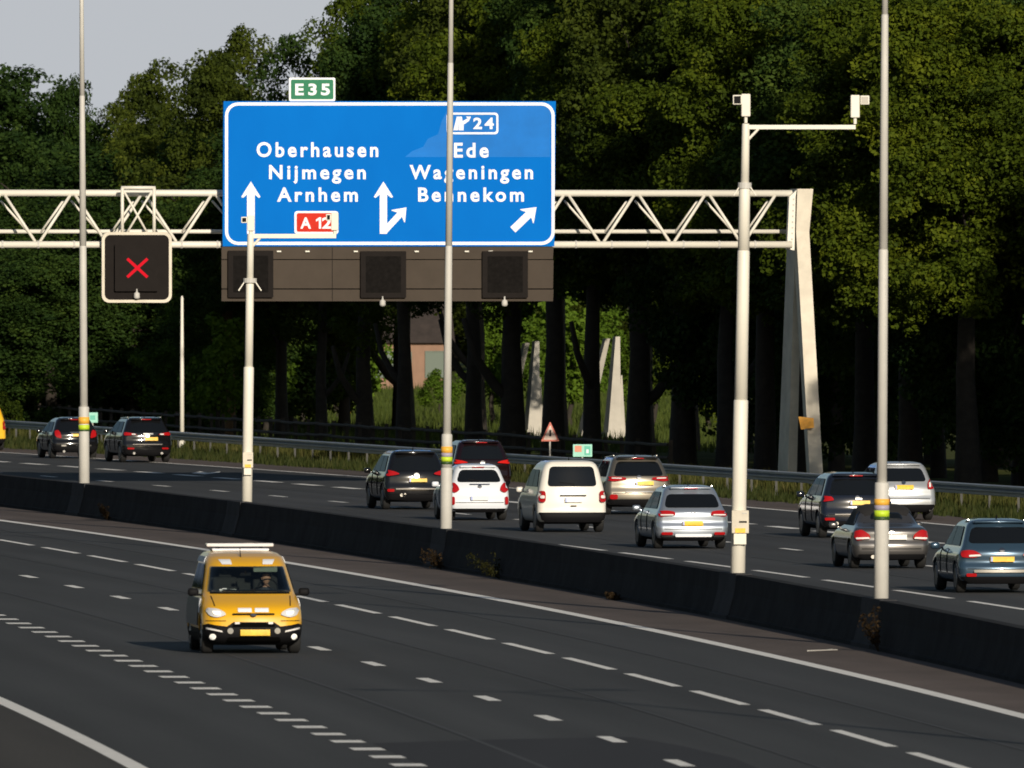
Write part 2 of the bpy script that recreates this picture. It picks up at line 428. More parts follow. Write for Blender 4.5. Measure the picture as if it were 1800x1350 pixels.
lamp_post(1549, 1053, 1555.5, 0, [(None, 848, 26.5, 25.5), (848, 438, 18, 16.5), (438, 25, 15.5, 12.5), (25, None, 11, 9)],
          [(877, 888, M['orange'], 27), (888, 897, M['lilac'], 26.8), (897, 908, M['lime'], 27), (908, 914, M['dgreen'], 27.2)],
          "grey lamp post with coloured bands in front of the convertible, rightmost of three")
# the next one towards the camera stands outside the picture and throws its thin shadow over the lanes
def lamp_post_out(D):
    root = thing("lamp_post", "grey lamp post on the middle barrier nearer than the picture edge", "lamp post", (bar(D), D, 0), 0, "lamp posts along the middle barrier")
    bm = B(); lathe(bm, [(.14, 0), (.14, 3), (.095, 3.02), (.09, 7.5), (.08, 7.52), (.05, 15)], 16); obj("pole_section", bm, M['pole'], root, True)
    for sx in (-1, 1):
        bm = B(); tube(bm, (0, 0, 14.95), (sx * 1.5, 0, 15.3), .04); obj("lamp_arm", bm, M['pole'], root)
        bm = B(); box(bm, (sx * 1.9, 0, 15.35), (.9, .3, .14), None, .05); obj("lamp_head", bm, M['pole'], root)
lamp_post_out(233.0)

def camera_mast(xb, yb, xt, yt, secs, yarm, xarm, label, collar_y, boxes, cab):
    s = (yb - HZ) / (EYE - BH); D = FPX / s
    foot = P(xb, yb, D); ax = (P(xt, yt, D) - foot).normalized(); base = foot - ax * (BH / ax.z)
    Zp = lambda y: (yb - y) / s + BH
    root = thing("camera_mast", label, "camera mast")
    bms, M4 = mast_mesh(base, ax, [(Zp(a) if a else 0, Zp(b), r0 / s / 2, r1 / s / 2) for a, b, r0, r1 in secs])
    for b in bms: obj("mast_section", b, M['cream'], root, True)
    plinth(root, D, bar(D))
    C = lambda x, y, dy=0.0: P(x, y, D) + Vector((0, dy, 0))
    xm = xt
    bm = B(); box(bm, (C(xm, yarm) + C(xarm, yarm)) / 2, (abs(xarm - xm) / s, 6 / s, 8 / s), None, .01); obj("arm", bm, M['cream'], root)
    bm = B(); tube(bm, C(xm + 4, yarm + 22 * s / 87), C(xm + 22 * s / 87, yarm + 3), 2.4 / s); obj("arm_brace", bm, M['cream'], root)
    cz = Zp(collar_y)
    bm = B(); lathe(bm, [(12 / s, cz - .06), (12 / s, cz + .06)], 16, axis=M4)
    obj("collar", bm, M['pole'], root)
    for sx, sy in ((-1, -.6), (-1, .6), (1, -.6), (1, .6)):
        bm = B(); c0 = M4 @ Vector((0, 0, cz)); tube(bm, c0 + Vector((sx * 8 / s, sy * 6 / s, 0)), c0 + Vector((sx * 20 / s, sy * 14 / s, -18 / s)), 1.2 / s, seg=8)
        obj("collar_strut", bm, M['cream'], root)
    for (x0, y0, x1, y1, hx0, hx1, hy0, hy1, dark) in boxes:
        bm = B(); lathe(bm, [(3 / s, 0), (3 / s, (12 * s / 87) / s)], 10, base=C((x0 + x1) / 2, y1 + 11 * s / 87)); obj("camera_stem", bm, M['cream'], root)
        bm = B(); box(bm, C((x0 + x1) / 2, (y0 + y1) / 2), ((x1 - x0) / s, (x1 - x0) / s, (y1 - y0) / s), None, .02)
        h = obj("camera_housing", bm, M['cream'], root)
        bm = B(); box(bm, C((hx0 + hx1) / 2, (hy0 + hy1) / 2), ((hx1 - hx0) / s, .22, (hy1 - hy0) / s), None, .015); hd = obj("camera_head", bm, M['cream'], h)
        bm = B()
        box(bm, C((hx0 + hx1) / 2, (hy0 + hy1) / 2, -.112), ((hx1 - hx0 - 4) / s, .012, (hy1 - hy0 - 4) / s))
        obj("camera_window", bm, M['black'] if dark else M['chrome'], h)
    (cx0, cy0, cx1, cy1, cy2) = cab
    bm = B(); box(bm, C((cx0 + cx1) / 2, (cy0 + cy1) / 2, -.06), ((cx1 - cx0) / s, .42, (cy1 - cy0) / s), None, .012); cb = obj("control_box", bm, M['creamdirty'], root)
    w = cx1 - cx0; h = cy1 - cy0
    bm = B(); box(bm, C(cx0 + w * .66, cy0 + h * .5, -.275), (w * .45 / s, .016, h * .07 / s)); obj("slot", bm, M['black'], cb)
    bm = B(); box(bm, C(cx0 + w * .75, cy0 + h * .12, -.275), (w * .3 / s, .016, h * .05 / s)); obj("label_strip", bm, M['pole'], cb)
    bm = B(); box(bm, C(cx0 + w * .5, cy0 + h * .88, -.274), (w * .6 / s, .014, h * .2 / s)); obj("yellow_sticker", bm, M['plate'], cb)
    bm = B(); box(bm, C((cx0 + cx1) / 2 - .5, (cy1 + cy2) / 2, -.05), (w * .74 / s, .36, (cy2 - cy1) / s), None, .012); obj("cable_cover", bm, M['cream'], root)
    return root
camera_mast(1297, 1008, 1311, 218, [(None, 703, 26, 25.5), (703, 440, 23, 21.5), (440, 327, 20.5, 19.5), (327, 217, 15, 13.5)], 223.5, 1504,
            "tall cream mast with two traffic cameras and a side arm beside the gantry end", 326,
            [(1303, 165, 1319, 205, 1288, 1304, 167, 184, True), (1495, 167, 1511, 207, 1512, 1528, 168, 184, False)], (1286, 897, 1316, 937, 957))
camera_mast(434, 882, 440.5, 412, [(None, 645, 18.5, 18), (645, 495, 14.5, 14), (495, 411, 12.5, 11.5)], 415, 591,
            "cream camera mast with short side arm in front of the blue sign's left end", 493,
            [(435, 379, 447, 406, 424, 435, 381, 392, True), (582, 374, 595, 405, 573, 582, 376, 388, True)], (427, 795, 445, 822, 835))

# ------------------------------------------------------------------ overhead gantry
GB = math.atan(.165)                    # the gantry stands square to the curving road
g0 = P(1412, 857, 540.0); g0.z = 0
gu = Vector((math.cos(GB), math.sin(GB), 0))
def GP(x, y, out=0.0):
    """photograph pixel on the gantry plane (pushed towards the camera by out) -> gantry space (x, y, z)"""
    k = (x - 900) / FPX
    P0x, P0y = g0.x + out * math.sin(GB), g0.y - out * math.cos(GB)
    t = (k * P0y - P0x) / (math.cos(GB) - k * math.sin(GB))
    D = P0y + t * math.sin(GB)
    return Vector((t, -out, EYE + (HZ - y) / FPX * D))
def GX(pts, out): return [(GP(x, y, out).x, GP(x, y, out).z) for x, y in pts]
gantry = thing("overhead_gantry", "cream steel lattice gantry spanning the motorway and carrying the blue signs", "gantry", g0, GB)
def gtube(name, a, b, wpx, out0, out1=None, m='cream', parent=gantry):
    bm = B(); tube(bm, GP(*a, out0), GP(*b, out0 if out1 is None else out1), wpx / 55.6 / 2, seg=10); return obj(name, bm, M[m], parent, True)
TOP, BOT, REAR = 339.0, 430.0, 407.0
gtube("top_chord", (-560, TOP), (1392, TOP + 1), 12, 0)
gtube("bottom_chord", (-560, BOT), (1392, BOT), 12, .55)
gtube("rear_chord", (-560, REAR), (1390, REAR), 7.5, -.8)
nodes = [66 + 123.9 * k for k in range(-5, 12)]
for xb in nodes:
    if xb > 1370: continue
    for sgn in (-1, 1):
        xt = xb + sgn * 57
        if xt > 1392: xt = 1392
        gtube("diagonal_brace", (xb + sgn * 4, BOT - 5), (xt, TOP + 5), 5.5, .5, .05)
        gtube("diagonal_brace", (xb + sgn * 11 - 5, REAR + 1), (xt - 10 - sgn * 2, TOP + 14), 4.2, -.75, -.55)
for k, x in enumerate(range(-500, 1390, 63)):
    bm = B(); lathe(bm, [(.128, -.03), (.128, .03)], 10, base=GP(x, BOT, .55), axis=Matrix.Rotation(R_(90), 4, 'Y')); obj("chord_flange", bm, M['pole'], gantry)
# right end: end plate and the two raking legs
bm = B(); prism(bm, GX([(1387, 346), (1400, 334), (1398, 345), (1396, 440), (1383, 438)], .3), -.35, -.1); obj("end_plate", bm, M['cream'], gantry)
bm = B()
for k in range(9):
    q = GP(1395 - k * .4, 350 + 10 * k, .36); box(bm, (q.x, q.y, q.z), (.05, .03, .05))
obj("bolts", bm, M['pole'], gantry)
def leg(name, top, bot, dy0, dy1, m):
    """tapering box leg: top/bot = (x0, x1, y) in px, dy = depth range at gantry plane for top and bottom"""
    bm = B()
    (a0, a1, ya), (b0, b1, yb) = top, bot
    vs = []
    for (x0, x1, y, (o0, o1)) in ((a0, a1, ya, dy0), (b0, b1, yb, dy1)):
        p0, p1 = GP(x0, y, 0), GP(x1, y, 0)
        vs.append([bm.verts.new((p0.x, -o0, p0.z)), bm.verts.new((p1.x, -o0, p1.z)), bm.verts.new((p1.x, -o1, p1.z)), bm.verts.new((p0.x, -o1, p0.z))])
    bm.faces.new(vs[0]); bm.faces.new(vs[1][::-1])
    for k in range(4): bm.faces.new((vs[0][k], vs[1][k], vs[1][(k + 1) % 4], vs[0][(k + 1) % 4]))
    return obj(name, bm, M[m], gantry)
leg("leg_head", (1398, 1426, 332), (1396, 1419, 408), (.35, -.9), (.35, -.9), 'creamdirty')
leg("front_leg", (1396, 1419, 408), (1411, 1434, 857), (.36, -.25), (1.4, .85), 'creamdirty')
leg("rear_leg", (1401, 1414, 420), (1397, 1413, 857), (-.30, -1.75), (-1.3, -3.1), 'creamdirty')
bm = B(); prism(bm, GX([(1402, 732), (1429, 735), (1430, 752), (1407, 755)], 1.3), -1.42, -1.38)
M['yelsign'] = mat("yellow_plate", (.80, .36, .02), .5, var=.25, scale=6)
obj("number_plate", bm, M['yelsign'], gantry)
# small support frame above the red cross
for a, b, w in (((215, 330), (215, 410), 6), ((271, 330), (271, 410), 6), ((213, 330), (273, 330), 6), ((219, 338), (258, 408), 4), ((266, 338), (224, 408), 4)):
    gtube("signal_frame_bar", a, b, w, .78)

# signs -----------------------------------------------------------------
def sign_blue():
    m = bpy.data.materials.new("blue_sign_film"); m.use_nodes = True
    nt = m.node_tree; p = nt.nodes["Principled BSDF"]; p.inputs["Roughness"].default_value = .5; p.inputs["Specular IOR Level"].default_value = .02
    tc = nt.nodes.new("ShaderNodeTexCoord"); mp = nt.nodes.new("ShaderNodeMapping"); mp.inputs["Scale"].default_value = (.9, .9, .5)
    n = nt.nodes.new("ShaderNodeTexNoise"); n.inputs["Scale"].default_value = .6; n.inputs["Detail"].default_value = 5
    nt.links.new(tc.outputs["Object"], mp.inputs[0]); nt.links.new(mp.outputs[0], n.inputs[0])
    r = nt.nodes.new("ShaderNodeValToRGB"); r.color_ramp.elements[0].position = .35; r.color_ramp.elements[1].position = .75
    r.color_ramp.elements[0].color = (.0003, .135, .52, 1); r.color_ramp.elements[1].color = (.0006, .155, .57, 1)
    nt.links.new(n.outputs[0], r.inputs[0]); nt.links.new(r.outputs[0], p.inputs[0]); return m
M['blue'] = sign_blue()
M['bluepale'] = mat("paler_blue_film", (.005, .158, .545), .5, spec=.1, var=.12, scale=.8)  # slightly paler, mottled blue for the upper right of the sign
M['green'] = mat("green_sign_film", (.03, .19, .10), .5, spec=.1)
M['signred'] = mat("red_sign_film", (.55, .02, .006), .5, spec=.1, var=.1, scale=3)
FONT_CACHE = {}
def text_geo(body, bold=.0):
    cu = bpy.data.curves.new("lettering_curve", 'FONT'); cu.body = body; cu.size = 1; cu.offset = bold; cu.space_character = 1.32; cu.resolution_u = 4
    o = bpy.data.objects.new("lettering_tmp", cu); COL.objects.link(o)
    dg = bpy.context.evaluated_depsgraph_get(); me = o.evaluated_get(dg).to_mesh()
    vs = [v.co.copy() for v in me.vertices]; fs = [tuple(p.vertices) for p in me.polygons]
    o.evaluated_get(dg).to_mesh_clear(); bpy.data.objects.remove(o); bpy.data.curves.remove(cu)
    return vs, fs
def lettering(body, x0, x1, ycap, ybase, out, m, parent, ref="H", bold=.022):
    """text fitted between px columns x0..x1, capital height ycap..ybase"""
    vs, fs = text_geo(body, bold); rv, _ = text_geo(ref, bold)
    mx0, mx1 = min(v.x for v in vs), max(v.x for v in vs); h0, h1 = min(v.y for v in rv), max(v.y for v in rv)
    bm = B(); nv = []
    for v in vs:
        px = x0 + (v.x - mx0) / (mx1 - mx0) * (x1 - x0); py = ybase - (v.y - h0) / (h1 - h0) * (ybase - ycap)
        q = GP(px, py, out); nv.append(bm.verts.new((q.x, -out, q.z)))
    for f in fs:
        try: bm.faces.new([nv[i] for i in f])
        except ValueError: pass
    fl = bm.faces[:]
    r = bmesh.ops.extrude_face_region(bm, geom=fl)
    for e in r['geom']:
        if isinstance(e, bmesh.types.BMVert): e.co.y += .004
    return obj("lettering", bm, m, parent)
def plate_px(name, pts, out, thick, m, parent): 
    bm = B(); prism(bm, GX(pts, out), -out, -out + thick); return obj(name, bm, m, parent)
def thing_on_gantry(name, label, cat, px, out, group=None):
    q = GP(*px, out); w = Matrix.Translation(g0) @ Matrix.Rotation(GB, 4, 'Z') @ q
    o = thing(name, label, cat, g0, GB, group); return o
def RRp(x0, y0, x1, y1, r): return [(x, y) for x, y in round_rect(x0, y0, x1, y1, r)]
SO = .95                                  # sign face stands this far in front of the truss plane
sg = thing_on_gantry("direction_sign", "large blue overhead motorway direction sign with white lettering and lane arrows", "road sign", (684, 300), SO)
plate_px("sign_panel", [(393, 178), (977, 178), (974.5, 433), (391.5, 433)], SO, .12, M['blue'], sg)
plate_px("paler_panel", [(790, 186), (968, 186), (967, 276), (712, 276), (724, 266), (744, 258), (752, 244), (770, 236), (776, 214)], SO + .004, .006, M['bluepale'], sg)
bm = B(); o_, i_ = GX(RRp(395.5, 180, 975, 430.5, 23), SO + .012), GX(RRp(401, 185.5, 969.5, 425, 18), SO + .012); frame_ring(bm, o_, i_, -(SO + .012), -SO + .002); obj("sign_border", bm, M['white'], sg)
LO = SO + .012
for t, a, b, c, d in (("Oberhausen", 451, 665, 250, 276), ("Nijmegen", 473, 643, 290, 315), ("Arnhem", 487, 629, 329.5, 354.5),
                      ("Ede", 798, 859, 251, 277), ("Wageningen", 720, 937, 290, 315), ("Bennekom", 735, 921, 329.5, 354.5)):
    lettering(t, a, b, c, d, LO, M['white'], sg, bold=.026)
def arrow_up(x, tip, hb, hw, sw, bot): return [(x, tip), (x + hw, hb), (x + hw * .82, hb + 2), (x + sw, hb - 4), (x + sw, bot), (x - sw, bot), (x - sw, hb - 4), (x - hw * .82, hb + 2), (x - hw, hb)]
plate_px("lane_arrow", arrow_up(441, 319, 346, 17, 6.8, 411), LO, .01, M['white'], sg)
plate_px("lane_arrow", arrow_up(674, 319, 346, 17, 6.5, 411), LO, .01, M['white'], sg)
def arrow_diag(x0, y0, x1, y1, sw, hl, hw):
    dx, dy = x1 - x0, y1 - y0; L = math.hypot(dx, dy); u = (dx / L, dy / L); n = (-u[1], u[0])
    q = lambda a, b: (x0 + u[0] * a + n[0] * b, y0 + u[1] * a + n[1] * b)
    return [q(0, -sw), q(L - hl * .8, -sw), q(L - hl, -hw), q(L - hl + 1, -hw - 1), q(L, 0), q(L - hl + 1, hw + 1), q(L - hl, hw), q(L - hl * .8, sw), q(0, sw)]
plate_px("lane_arrow", arrow_diag(676, 406, 714.5, 364.5, 5.5, 22, 15), LO + .004, .014, M['white'], sg)
plate_px("lane_arrow", arrow_diag(901.5, 404, 943, 364, 6.5, 24, 16), LO, .01, M['white'], sg)
e = B(); frame_ring(e, GX(RRp(785, 198, 876, 236, 6), LO), GX(RRp(788.5, 201.5, 872.5, 232.5, 4), LO), -LO, -SO + .002); obj("exit_number_frame", e, M['white'], sg)
lettering("24", 832, 868, 207, 227, LO, M['white'], sg, bold=.03)
plate_px("exit_symbol", [(797, 229), (803, 205), (808, 205), (805, 229)], LO, .01, M['white'], sg)
plate_px("exit_symbol", [(806, 229), (807.5, 205), (812, 205), (813, 213), (822, 208), (819, 205), (828, 205), (824, 213), (815, 219), (815, 229)], LO, .01, M['white'], sg)
# route plates are separate signs fixed to it
rp = thing_on_gantry("route_plate", "small green white-edged route plate reading E 35 on top of the blue sign", "road sign", (549, 157), SO)
plate_px("plate_panel", RRp(508, 136.5, 589.5, 178, 3), SO, .06, M['white'], rp)
plate_px("plate_face", RRp(511.5, 140, 586, 174.5, 2.5), SO + .006, .01, M['green'], rp)
lettering("E", 519, 534, 147, 167.5, SO + .012, M['white'], rp, bold=.035); lettering("35", 542, 580, 147, 167.5, SO + .012, M['white'], rp, bold=.035)
rp = thing_on_gantry("route_plate", "small red white-edged motorway plate reading A 12 low on the blue sign", "road sign", (556, 391), SO)
plate_px("plate_panel", RRp(517.5, 371, 595, 411.5, 5), LO, .01, M['white'], rp)
plate_px("plate_face", RRp(521.5, 374.5, 591, 407.5, 3.5), LO + .006, .01, M['signred'], rp)
lettering("A", 528, 547, 382, 402, LO + .012, M['white'], rp, bold=.03); lettering("2", 566, 583, 382, 402, LO + .012, M['white'], rp, bold=.03)
plate_px("lettering", [(560.5, 402), (560.5, 387), (555.5, 389.5), (555.5, 386), (561, 382), (564.5, 382), (564.5, 402)], LO + .012, .008, M['white'], rp)
# dark board with the lane signals below the sign
M['board'] = mat("brown_grey_board", (.066, .053, .042), .8, spec=.1, var=.08, scale=1.5)
M['led'] = mat("led_grid", (.009, .008, .0075), .8, spec=.04, var=.3, scale=9)
M['matrix'] = mat("matrix_black", (.013, .0105, .0095), .7, spec=.08, var=.12, scale=4)
bd = thing_on_gantry("signal_board", "long brown-grey slatted board hanging under the blue sign", "board", (680, 480), SO)
slats = [(434, 455.5), (457, 507), (509, 529.5)]
for a, b in slats: plate_px("board_slat", [(389.5, a), (973, a), (972, b), (389.5, b)], SO - .02, .08, M['board'], bd)
plate_px("board_back", [(391, 436), (971, 436), (971, 527), (391, 527)], SO - .12, .03, M['black'], bd)
for x in (490, 540, 625, 732, 820, 862, 932):
    q = GP(x, 442, SO); bm = B(); box(bm, q + Vector((0, -.03, 0)), (.14, .08, .05), None, .01); obj("board_bracket", bm, M['cream'], bd)
for x in (583.5, 782): plate_px("board_seam", [(x, 435), (x + 1.2, 435), (x + 1.2, 529), (x, 529)], SO - .017, .004, M['matrix'], bd)
def sensor(x, y, parent):
    q = GP(x, y, SO + .15); bm = B(); lathe(bm, [(.02, .22), (.03, .12), (.09, .08), (.10, -.05), (.06, -.10)][::-1], 12, base=q); obj("sensor", bm, M['pole'], parent, True)
sigs = (((401, 440.5, 480.5, 523), "dark square lane signal behind the camera mast, leftmost under the blue sign", None), ((634, 441.5, 714, 523.5), "dark square lane signal in the middle under the blue sign, with a sensor hanging below", 672.5), ((848, 441.5, 928, 523.5), "dark square lane signal under the Bennekom end of the blue sign", 887))
for (x0, y0, x1, y1), lab, sx in sigs:
    t = thing_on_gantry("lane_signal", lab, "lane signal", ((x0 + x1) / 2, (y0 + y1) / 2), SO, "unlit lane signals under the blue sign")
    plate_px("signal_housing", RRp(x0, y0, x1, y1, 2), SO + .12, .20, M['matrix'], t)
    plate_px("led_matrix", RRp(x0 + 9, y0 + 9, x1 - 9, y1 - 9, 1), SO + .124, .01, M['led'], t)
    if sx:
        sensor(sx, 533, t)
xs = thing_on_gantry("lane_closed_signal", "black white-framed lane signal showing a lit red cross", "lane signal", (240, 470), SO)
bm = B(); frame_ring(bm, GX(RRp(179, 408, 302, 532, 13), SO + .05), GX(RRp(184, 413, 297, 527, 10), SO + .05), -(SO + .05), -SO + .1); obj("signal_border", bm, M['creamdirty'], xs)
plate_px("signal_backing", RRp(183, 412, 298, 528, 10), SO + .0, .1, M['matrix'], xs)
plate_px("signal_housing", RRp(202, 430, 278, 512, 2), SO + .16, .15, M['matrix'], xs)
M['redx'] = mat("lit_red_cross", (.30, .004, .008), .7, spec=.05, emit=(1, .010, .035), es=.42)
plate_px("red_cross", [(222, 456.5), (225.5, 453), (241.5, 467.5), (257.5, 453), (261, 456.5), (245.5, 471), (261, 485.5), (257.5, 489), (241.5, 474.5), (225.5, 489), (222, 485.5), (237.5, 471)], SO + .166, .02, M['redx'], xs)
sensor(240.5, 520, xs)
# ------------------------------------------------------------------ vehicles
def paint(name, col, metal=.0, rough=.32, coat=.9):
    return mat(name, col, rough, metal, .5, coat, coat_rough=.06)
def smooth_keys(keys, z):
    zs = [k[0] for k in keys]; return [float(np.interp(z, zs, [k[i] for k in keys])) for i in range(1, len(keys[0]))]
def ring(w, yr, yf, rcr, rcf, br, bf):
    rcr = min(rcr, w * .8); rcf = min(rcf, w * .8)
    h = []
    for i in range(6):
        x = i / 5 * (w - rcr); h.append((x, yr + br * (x / w) ** 2))
    y0 = h[-1][1]; ry = rcr * 1.25
    for i in range(1, 7):
        a = R_(90 * i / 6); h.append((w - rcr + rcr * math.sin(a), y0 + ry * (1 - math.cos(a))))
    front = []
    for i in range(6):
        x = i / 5 * (w - rcf); front.append((x, yf - bf * (x / w) ** 2))
    y1 = front[-1][1]; rf = rcf * 1.4
    ya, yb = y0 + ry, y1 - rf
    for i in range(1, 12):
        t = i / 12; h.append((w, ya + (yb - ya) * t))
    for i in range(6, 0, -1):
        a = R_(90 * i / 6); h.append((w - rcf + rcf * math.sin(a), y1 - rf * (1 - math.cos(a))))
    h += front[::-1]
    return h
def body_bm(keys, rcr=.16, rcf=.3, br=.11, bf=.14, nsl=40):
    z0, z1 = keys[0][0], keys[-1][0]
    zs = sorted(set([z0 + (z1 - z0) * k / nsl for k in range(nsl + 1)] + [z1 - d for d in (.09, .07, .05, .035, .02, .01, .004)]))
    vals = [smooth_keys(keys, z) for z in zs]
    v2 = [vals[0]] + [[(a + 2 * b + c) / 4 for a, b, c in zip(vals[i - 1], vals[i], vals[i + 1])] for i in range(1, len(vals) - 1)] + [vals[-1]]
    bm = B(); rings = []
    for z, (yr, yf, w) in zip(zs, v2):
        h = ring(w, yr, yf, rcr, rcf, br, bf)
        full = h + [(-x, y) for x, y in h[-2:0:-1]]
        rings.append([bm.verts.new((x, y, z)) for x, y in full])
    n = len(rings[0])
    for a, b in zip(rings, rings[1:]):
        for k in range(n): bm.faces.new((a[k], a[(k + 1) % n], b[(k + 1) % n], b[k]))
    bm.faces.new(rings[0][::-1]); bm.faces.new(rings[-1])
    return bm
def decal(bvh, outline, side, off=.006, step=.07, L=4.5, thick=.012):
    """a thin shaped panel lying on the bodywork; outline is (x,z) for rear/front, (y,z) for left/right, (x,y) for top"""
    bm = B()
    if side == 'top': bm.faces.new([bm.verts.new((a, b, 0)) for a, b in outline])
    else: bm.faces.new([bm.verts.new((a, 0, b)) for a, b in outline])
    for ax in (0, 1 if side == 'top' else 2):
        lo = min(v.co[ax] for v in bm.verts); hi = max(v.co[ax] for v in bm.verts); n = int((hi - lo) / step)
        for k in range(1, n + 1):
            no = [0, 0, 0]; no[ax] = 1; co = [0, 0, 0]; co[ax] = lo + (hi - lo) * k / (n + 1)
            bmesh.ops.bisect_plane(bm, geom=bm.verts[:] + bm.edges[:] + bm.faces[:], plane_co=co, plane_no=no)
    bmesh.ops.triangulate(bm, faces=[f for f in bm.faces if len(f.verts) > 4])
    dirs = {'rear': Vector((0, 1, 0)), 'front': Vector((0, -1, 0)), 'left': Vector((1, 0, 0)), 'right': Vector((-1, 0, 0)), 'top': Vector((0, 0, -1))}
    d = dirs[side]
    for v in bm.verts:
        a, b = v.co.x, (v.co.y if side == 'top' else v.co.z)
        o = {'rear': Vector((a, -3, b)), 'front': Vector((a, L + 3, b)), 'left': Vector((-4, a, b)), 'right': Vector((4, a, b)), 'top': Vector((a, b, 5))}[side]
        h = bvh.ray_cast(o, d)
        if h[0] is None: h = bvh.find_nearest(o + d * (3.1 if side in ('rear', 'front') else 3.2))
        v.co = h[0] - d * (off / max(.22, abs(h[1].dot(d))))
    r = bmesh.ops.extrude_face_region(bm, geom=bm.faces[:])
    for e in r['geom']:
        if isinstance(e, bmesh.types.BMVert): e.co += d * thick
    return bm
def chaikin(pts, n=2):
    """outline with its corners rounded"""
    q = []; N = len(pts); R = .035 * n * (1.6 if n > 1 else 1)
    for i in range(N):
        a, b, c = Vector(pts[i - 1]), Vector(pts[i]), Vector(pts[(i + 1) % N])
        r = min(R, .42 * (a - b).length, .42 * (c - b).length)
        p0, p1 = b + (a - b).normalized() * r, b + (c - b).normalized() * r
        for t in ((0, .5, 1) if n == 1 else (0, .25, .5, .75, 1)):
            w = p0.lerp(b, t).lerp(b.lerp(p1, t), t); q.append((w.x, w.y))
    return q
def mir(pts): return [(-x, z) for x, z in pts][::-1]
def make_wheel(parent, c, r, w, sgn):
    wm = B(); ax = Matrix.Rotation(R_(90), 4, 'Y')
    lathe(wm, [(r * .62, -w / 2 + .01), (r * .9, -w / 2), (r * .985, -w / 2 + .03), (r, -w / 4), (r, w / 4), (r * .985, w / 2 - .03), (r * .9, w / 2), (r * .62, w / 2 - .01)], 28, base=c, axis=ax)
    t = obj("wheel", wm, M['tyre'], parent, True)
    rm = B(); xo = c[0] + sgn * (w / 2 - .02)
    lathe(rm, [(.06, -.012), (.06, .012)], 12, base=(xo, c[1], c[2]), axis=ax)
    for k in range(5):
        a = 2 * math.pi * k / 5
        box(rm, (xo, c[1] + math.sin(a) * r * .35, c[2] + math.cos(a) * r * .35), (.03, .075, r * .6), Matrix.Rotation(-a, 3, 'X'), .01)
    lathe(rm, [(r * .63, -.02), (r * .66, 0.0), (r * .63, .02), (r * .58, .02), (r * .58, -.02)], 24, base=(xo, c[1], c[2]), axis=ax)
    obj("rim", rm, M['rim'], t)
    return t
def rounded_box_bm(c, s, bev):
    bm = B(); box(bm, c, s, None, bev); return bm
def keys_for(kind, L, W, H):
    h = W / 2
    if kind == 'suv':
        k = [(.25, .10, L - .22, .82), (.31, .03, L - .06, .93), (.45, 0, L, .985), (.62, 0, L - .02, 1.), (.78, .055, L - .08, 1.), (.94, .065, L - .40, .985), (1.05, .09, L - .98, .945), (1.12, .12, L - 1.15, .915),
             (H - .17, .36, L - 1.85, .765), (H - .085, .40, L - 2.1, .70), (H - .03, .46, L - 2.35, .62), (H, .75, L - 2.8, .42)]
    elif kind == 'hatch':
        k = [(.22, .10, L - .22, .82), (.28, .03, L - .06, .93), (.42, 0, L, .985), (.56, 0, L - .02, 1.), (.70, .06, L - .08, 1.), (.86, .07, L - .40, .985), (.95, .10, L - .9, .94), (1.02, .14, L - 1.05, .905),
             (H - .16, .40, L - 1.75, .755), (H - .08, .46, L - 2.0, .69), (H - .03, .52, L - 2.2, .60), (H, .75, L - 2.5, .42)]
    elif kind == 'wagon':
        k = [(.20, .10, L - .22, .82), (.26, .03, L - .06, .93), (.40, 0, L, .985), (.56, 0, L - .02, 1.), (.66, .06, L - .08, 1.), (.84, .05, L - .60, .985), (.93, .07, L - 1.2, .93), (1.0, .13, L - 1.35, .89),
             (H - .15, .50, L - 2.1, .73), (H - .075, .56, L - 2.3, .67), (H - .03, .62, L - 2.5, .58), (H, .9, L - 2.9, .40)]
    elif kind == 'van':
        k = [(.24, .08, L - .2, .84), (.32, 0, L - .06, .95), (.45, -.03, L, .99), (.52, .0, L - .01, 1.), (.60, .03, L - .02, 1.), (.80, .035, L - .10, 1.), (.98, .05, L - .45, .985), (1.08, .06, L - .85, .955),
             (1.2, .08, L - 1.1, .93), (H - .25, .20, L - 1.75, .82), (H - .12, .24, L - 2.0, .755), (H - .05, .29, L - 2.2, .68), (H - .015, .36, L - 2.4, .58), (H, .55, L - 2.7, .42)]
    elif kind == 'cabrio':
        k = [(.20, .10, L - .2, .82), (.26, .03, L - .06, .93), (.40, 0, L, .985), (.56, 0, L - .02, 1.), (.68, .05, L - .08, 1.), (.86, .05, L - .7, .97), (.955, .10, L - 1.3, .91), (.985, .26, L - 1.42, .88), (1.0, .62, L - 1.5, .84),
             (1.06, .76, L - 1.62, .80), (H - .12, 1.18, L - 1.95, .66), (H - .06, 1.32, L - 2.05, .60), (H - .02, 1.45, L - 2.15, .52), (H, 1.7, L - 2.3, .36)]
    return [(z, a, b, w * h) for z, a, b, w in k]
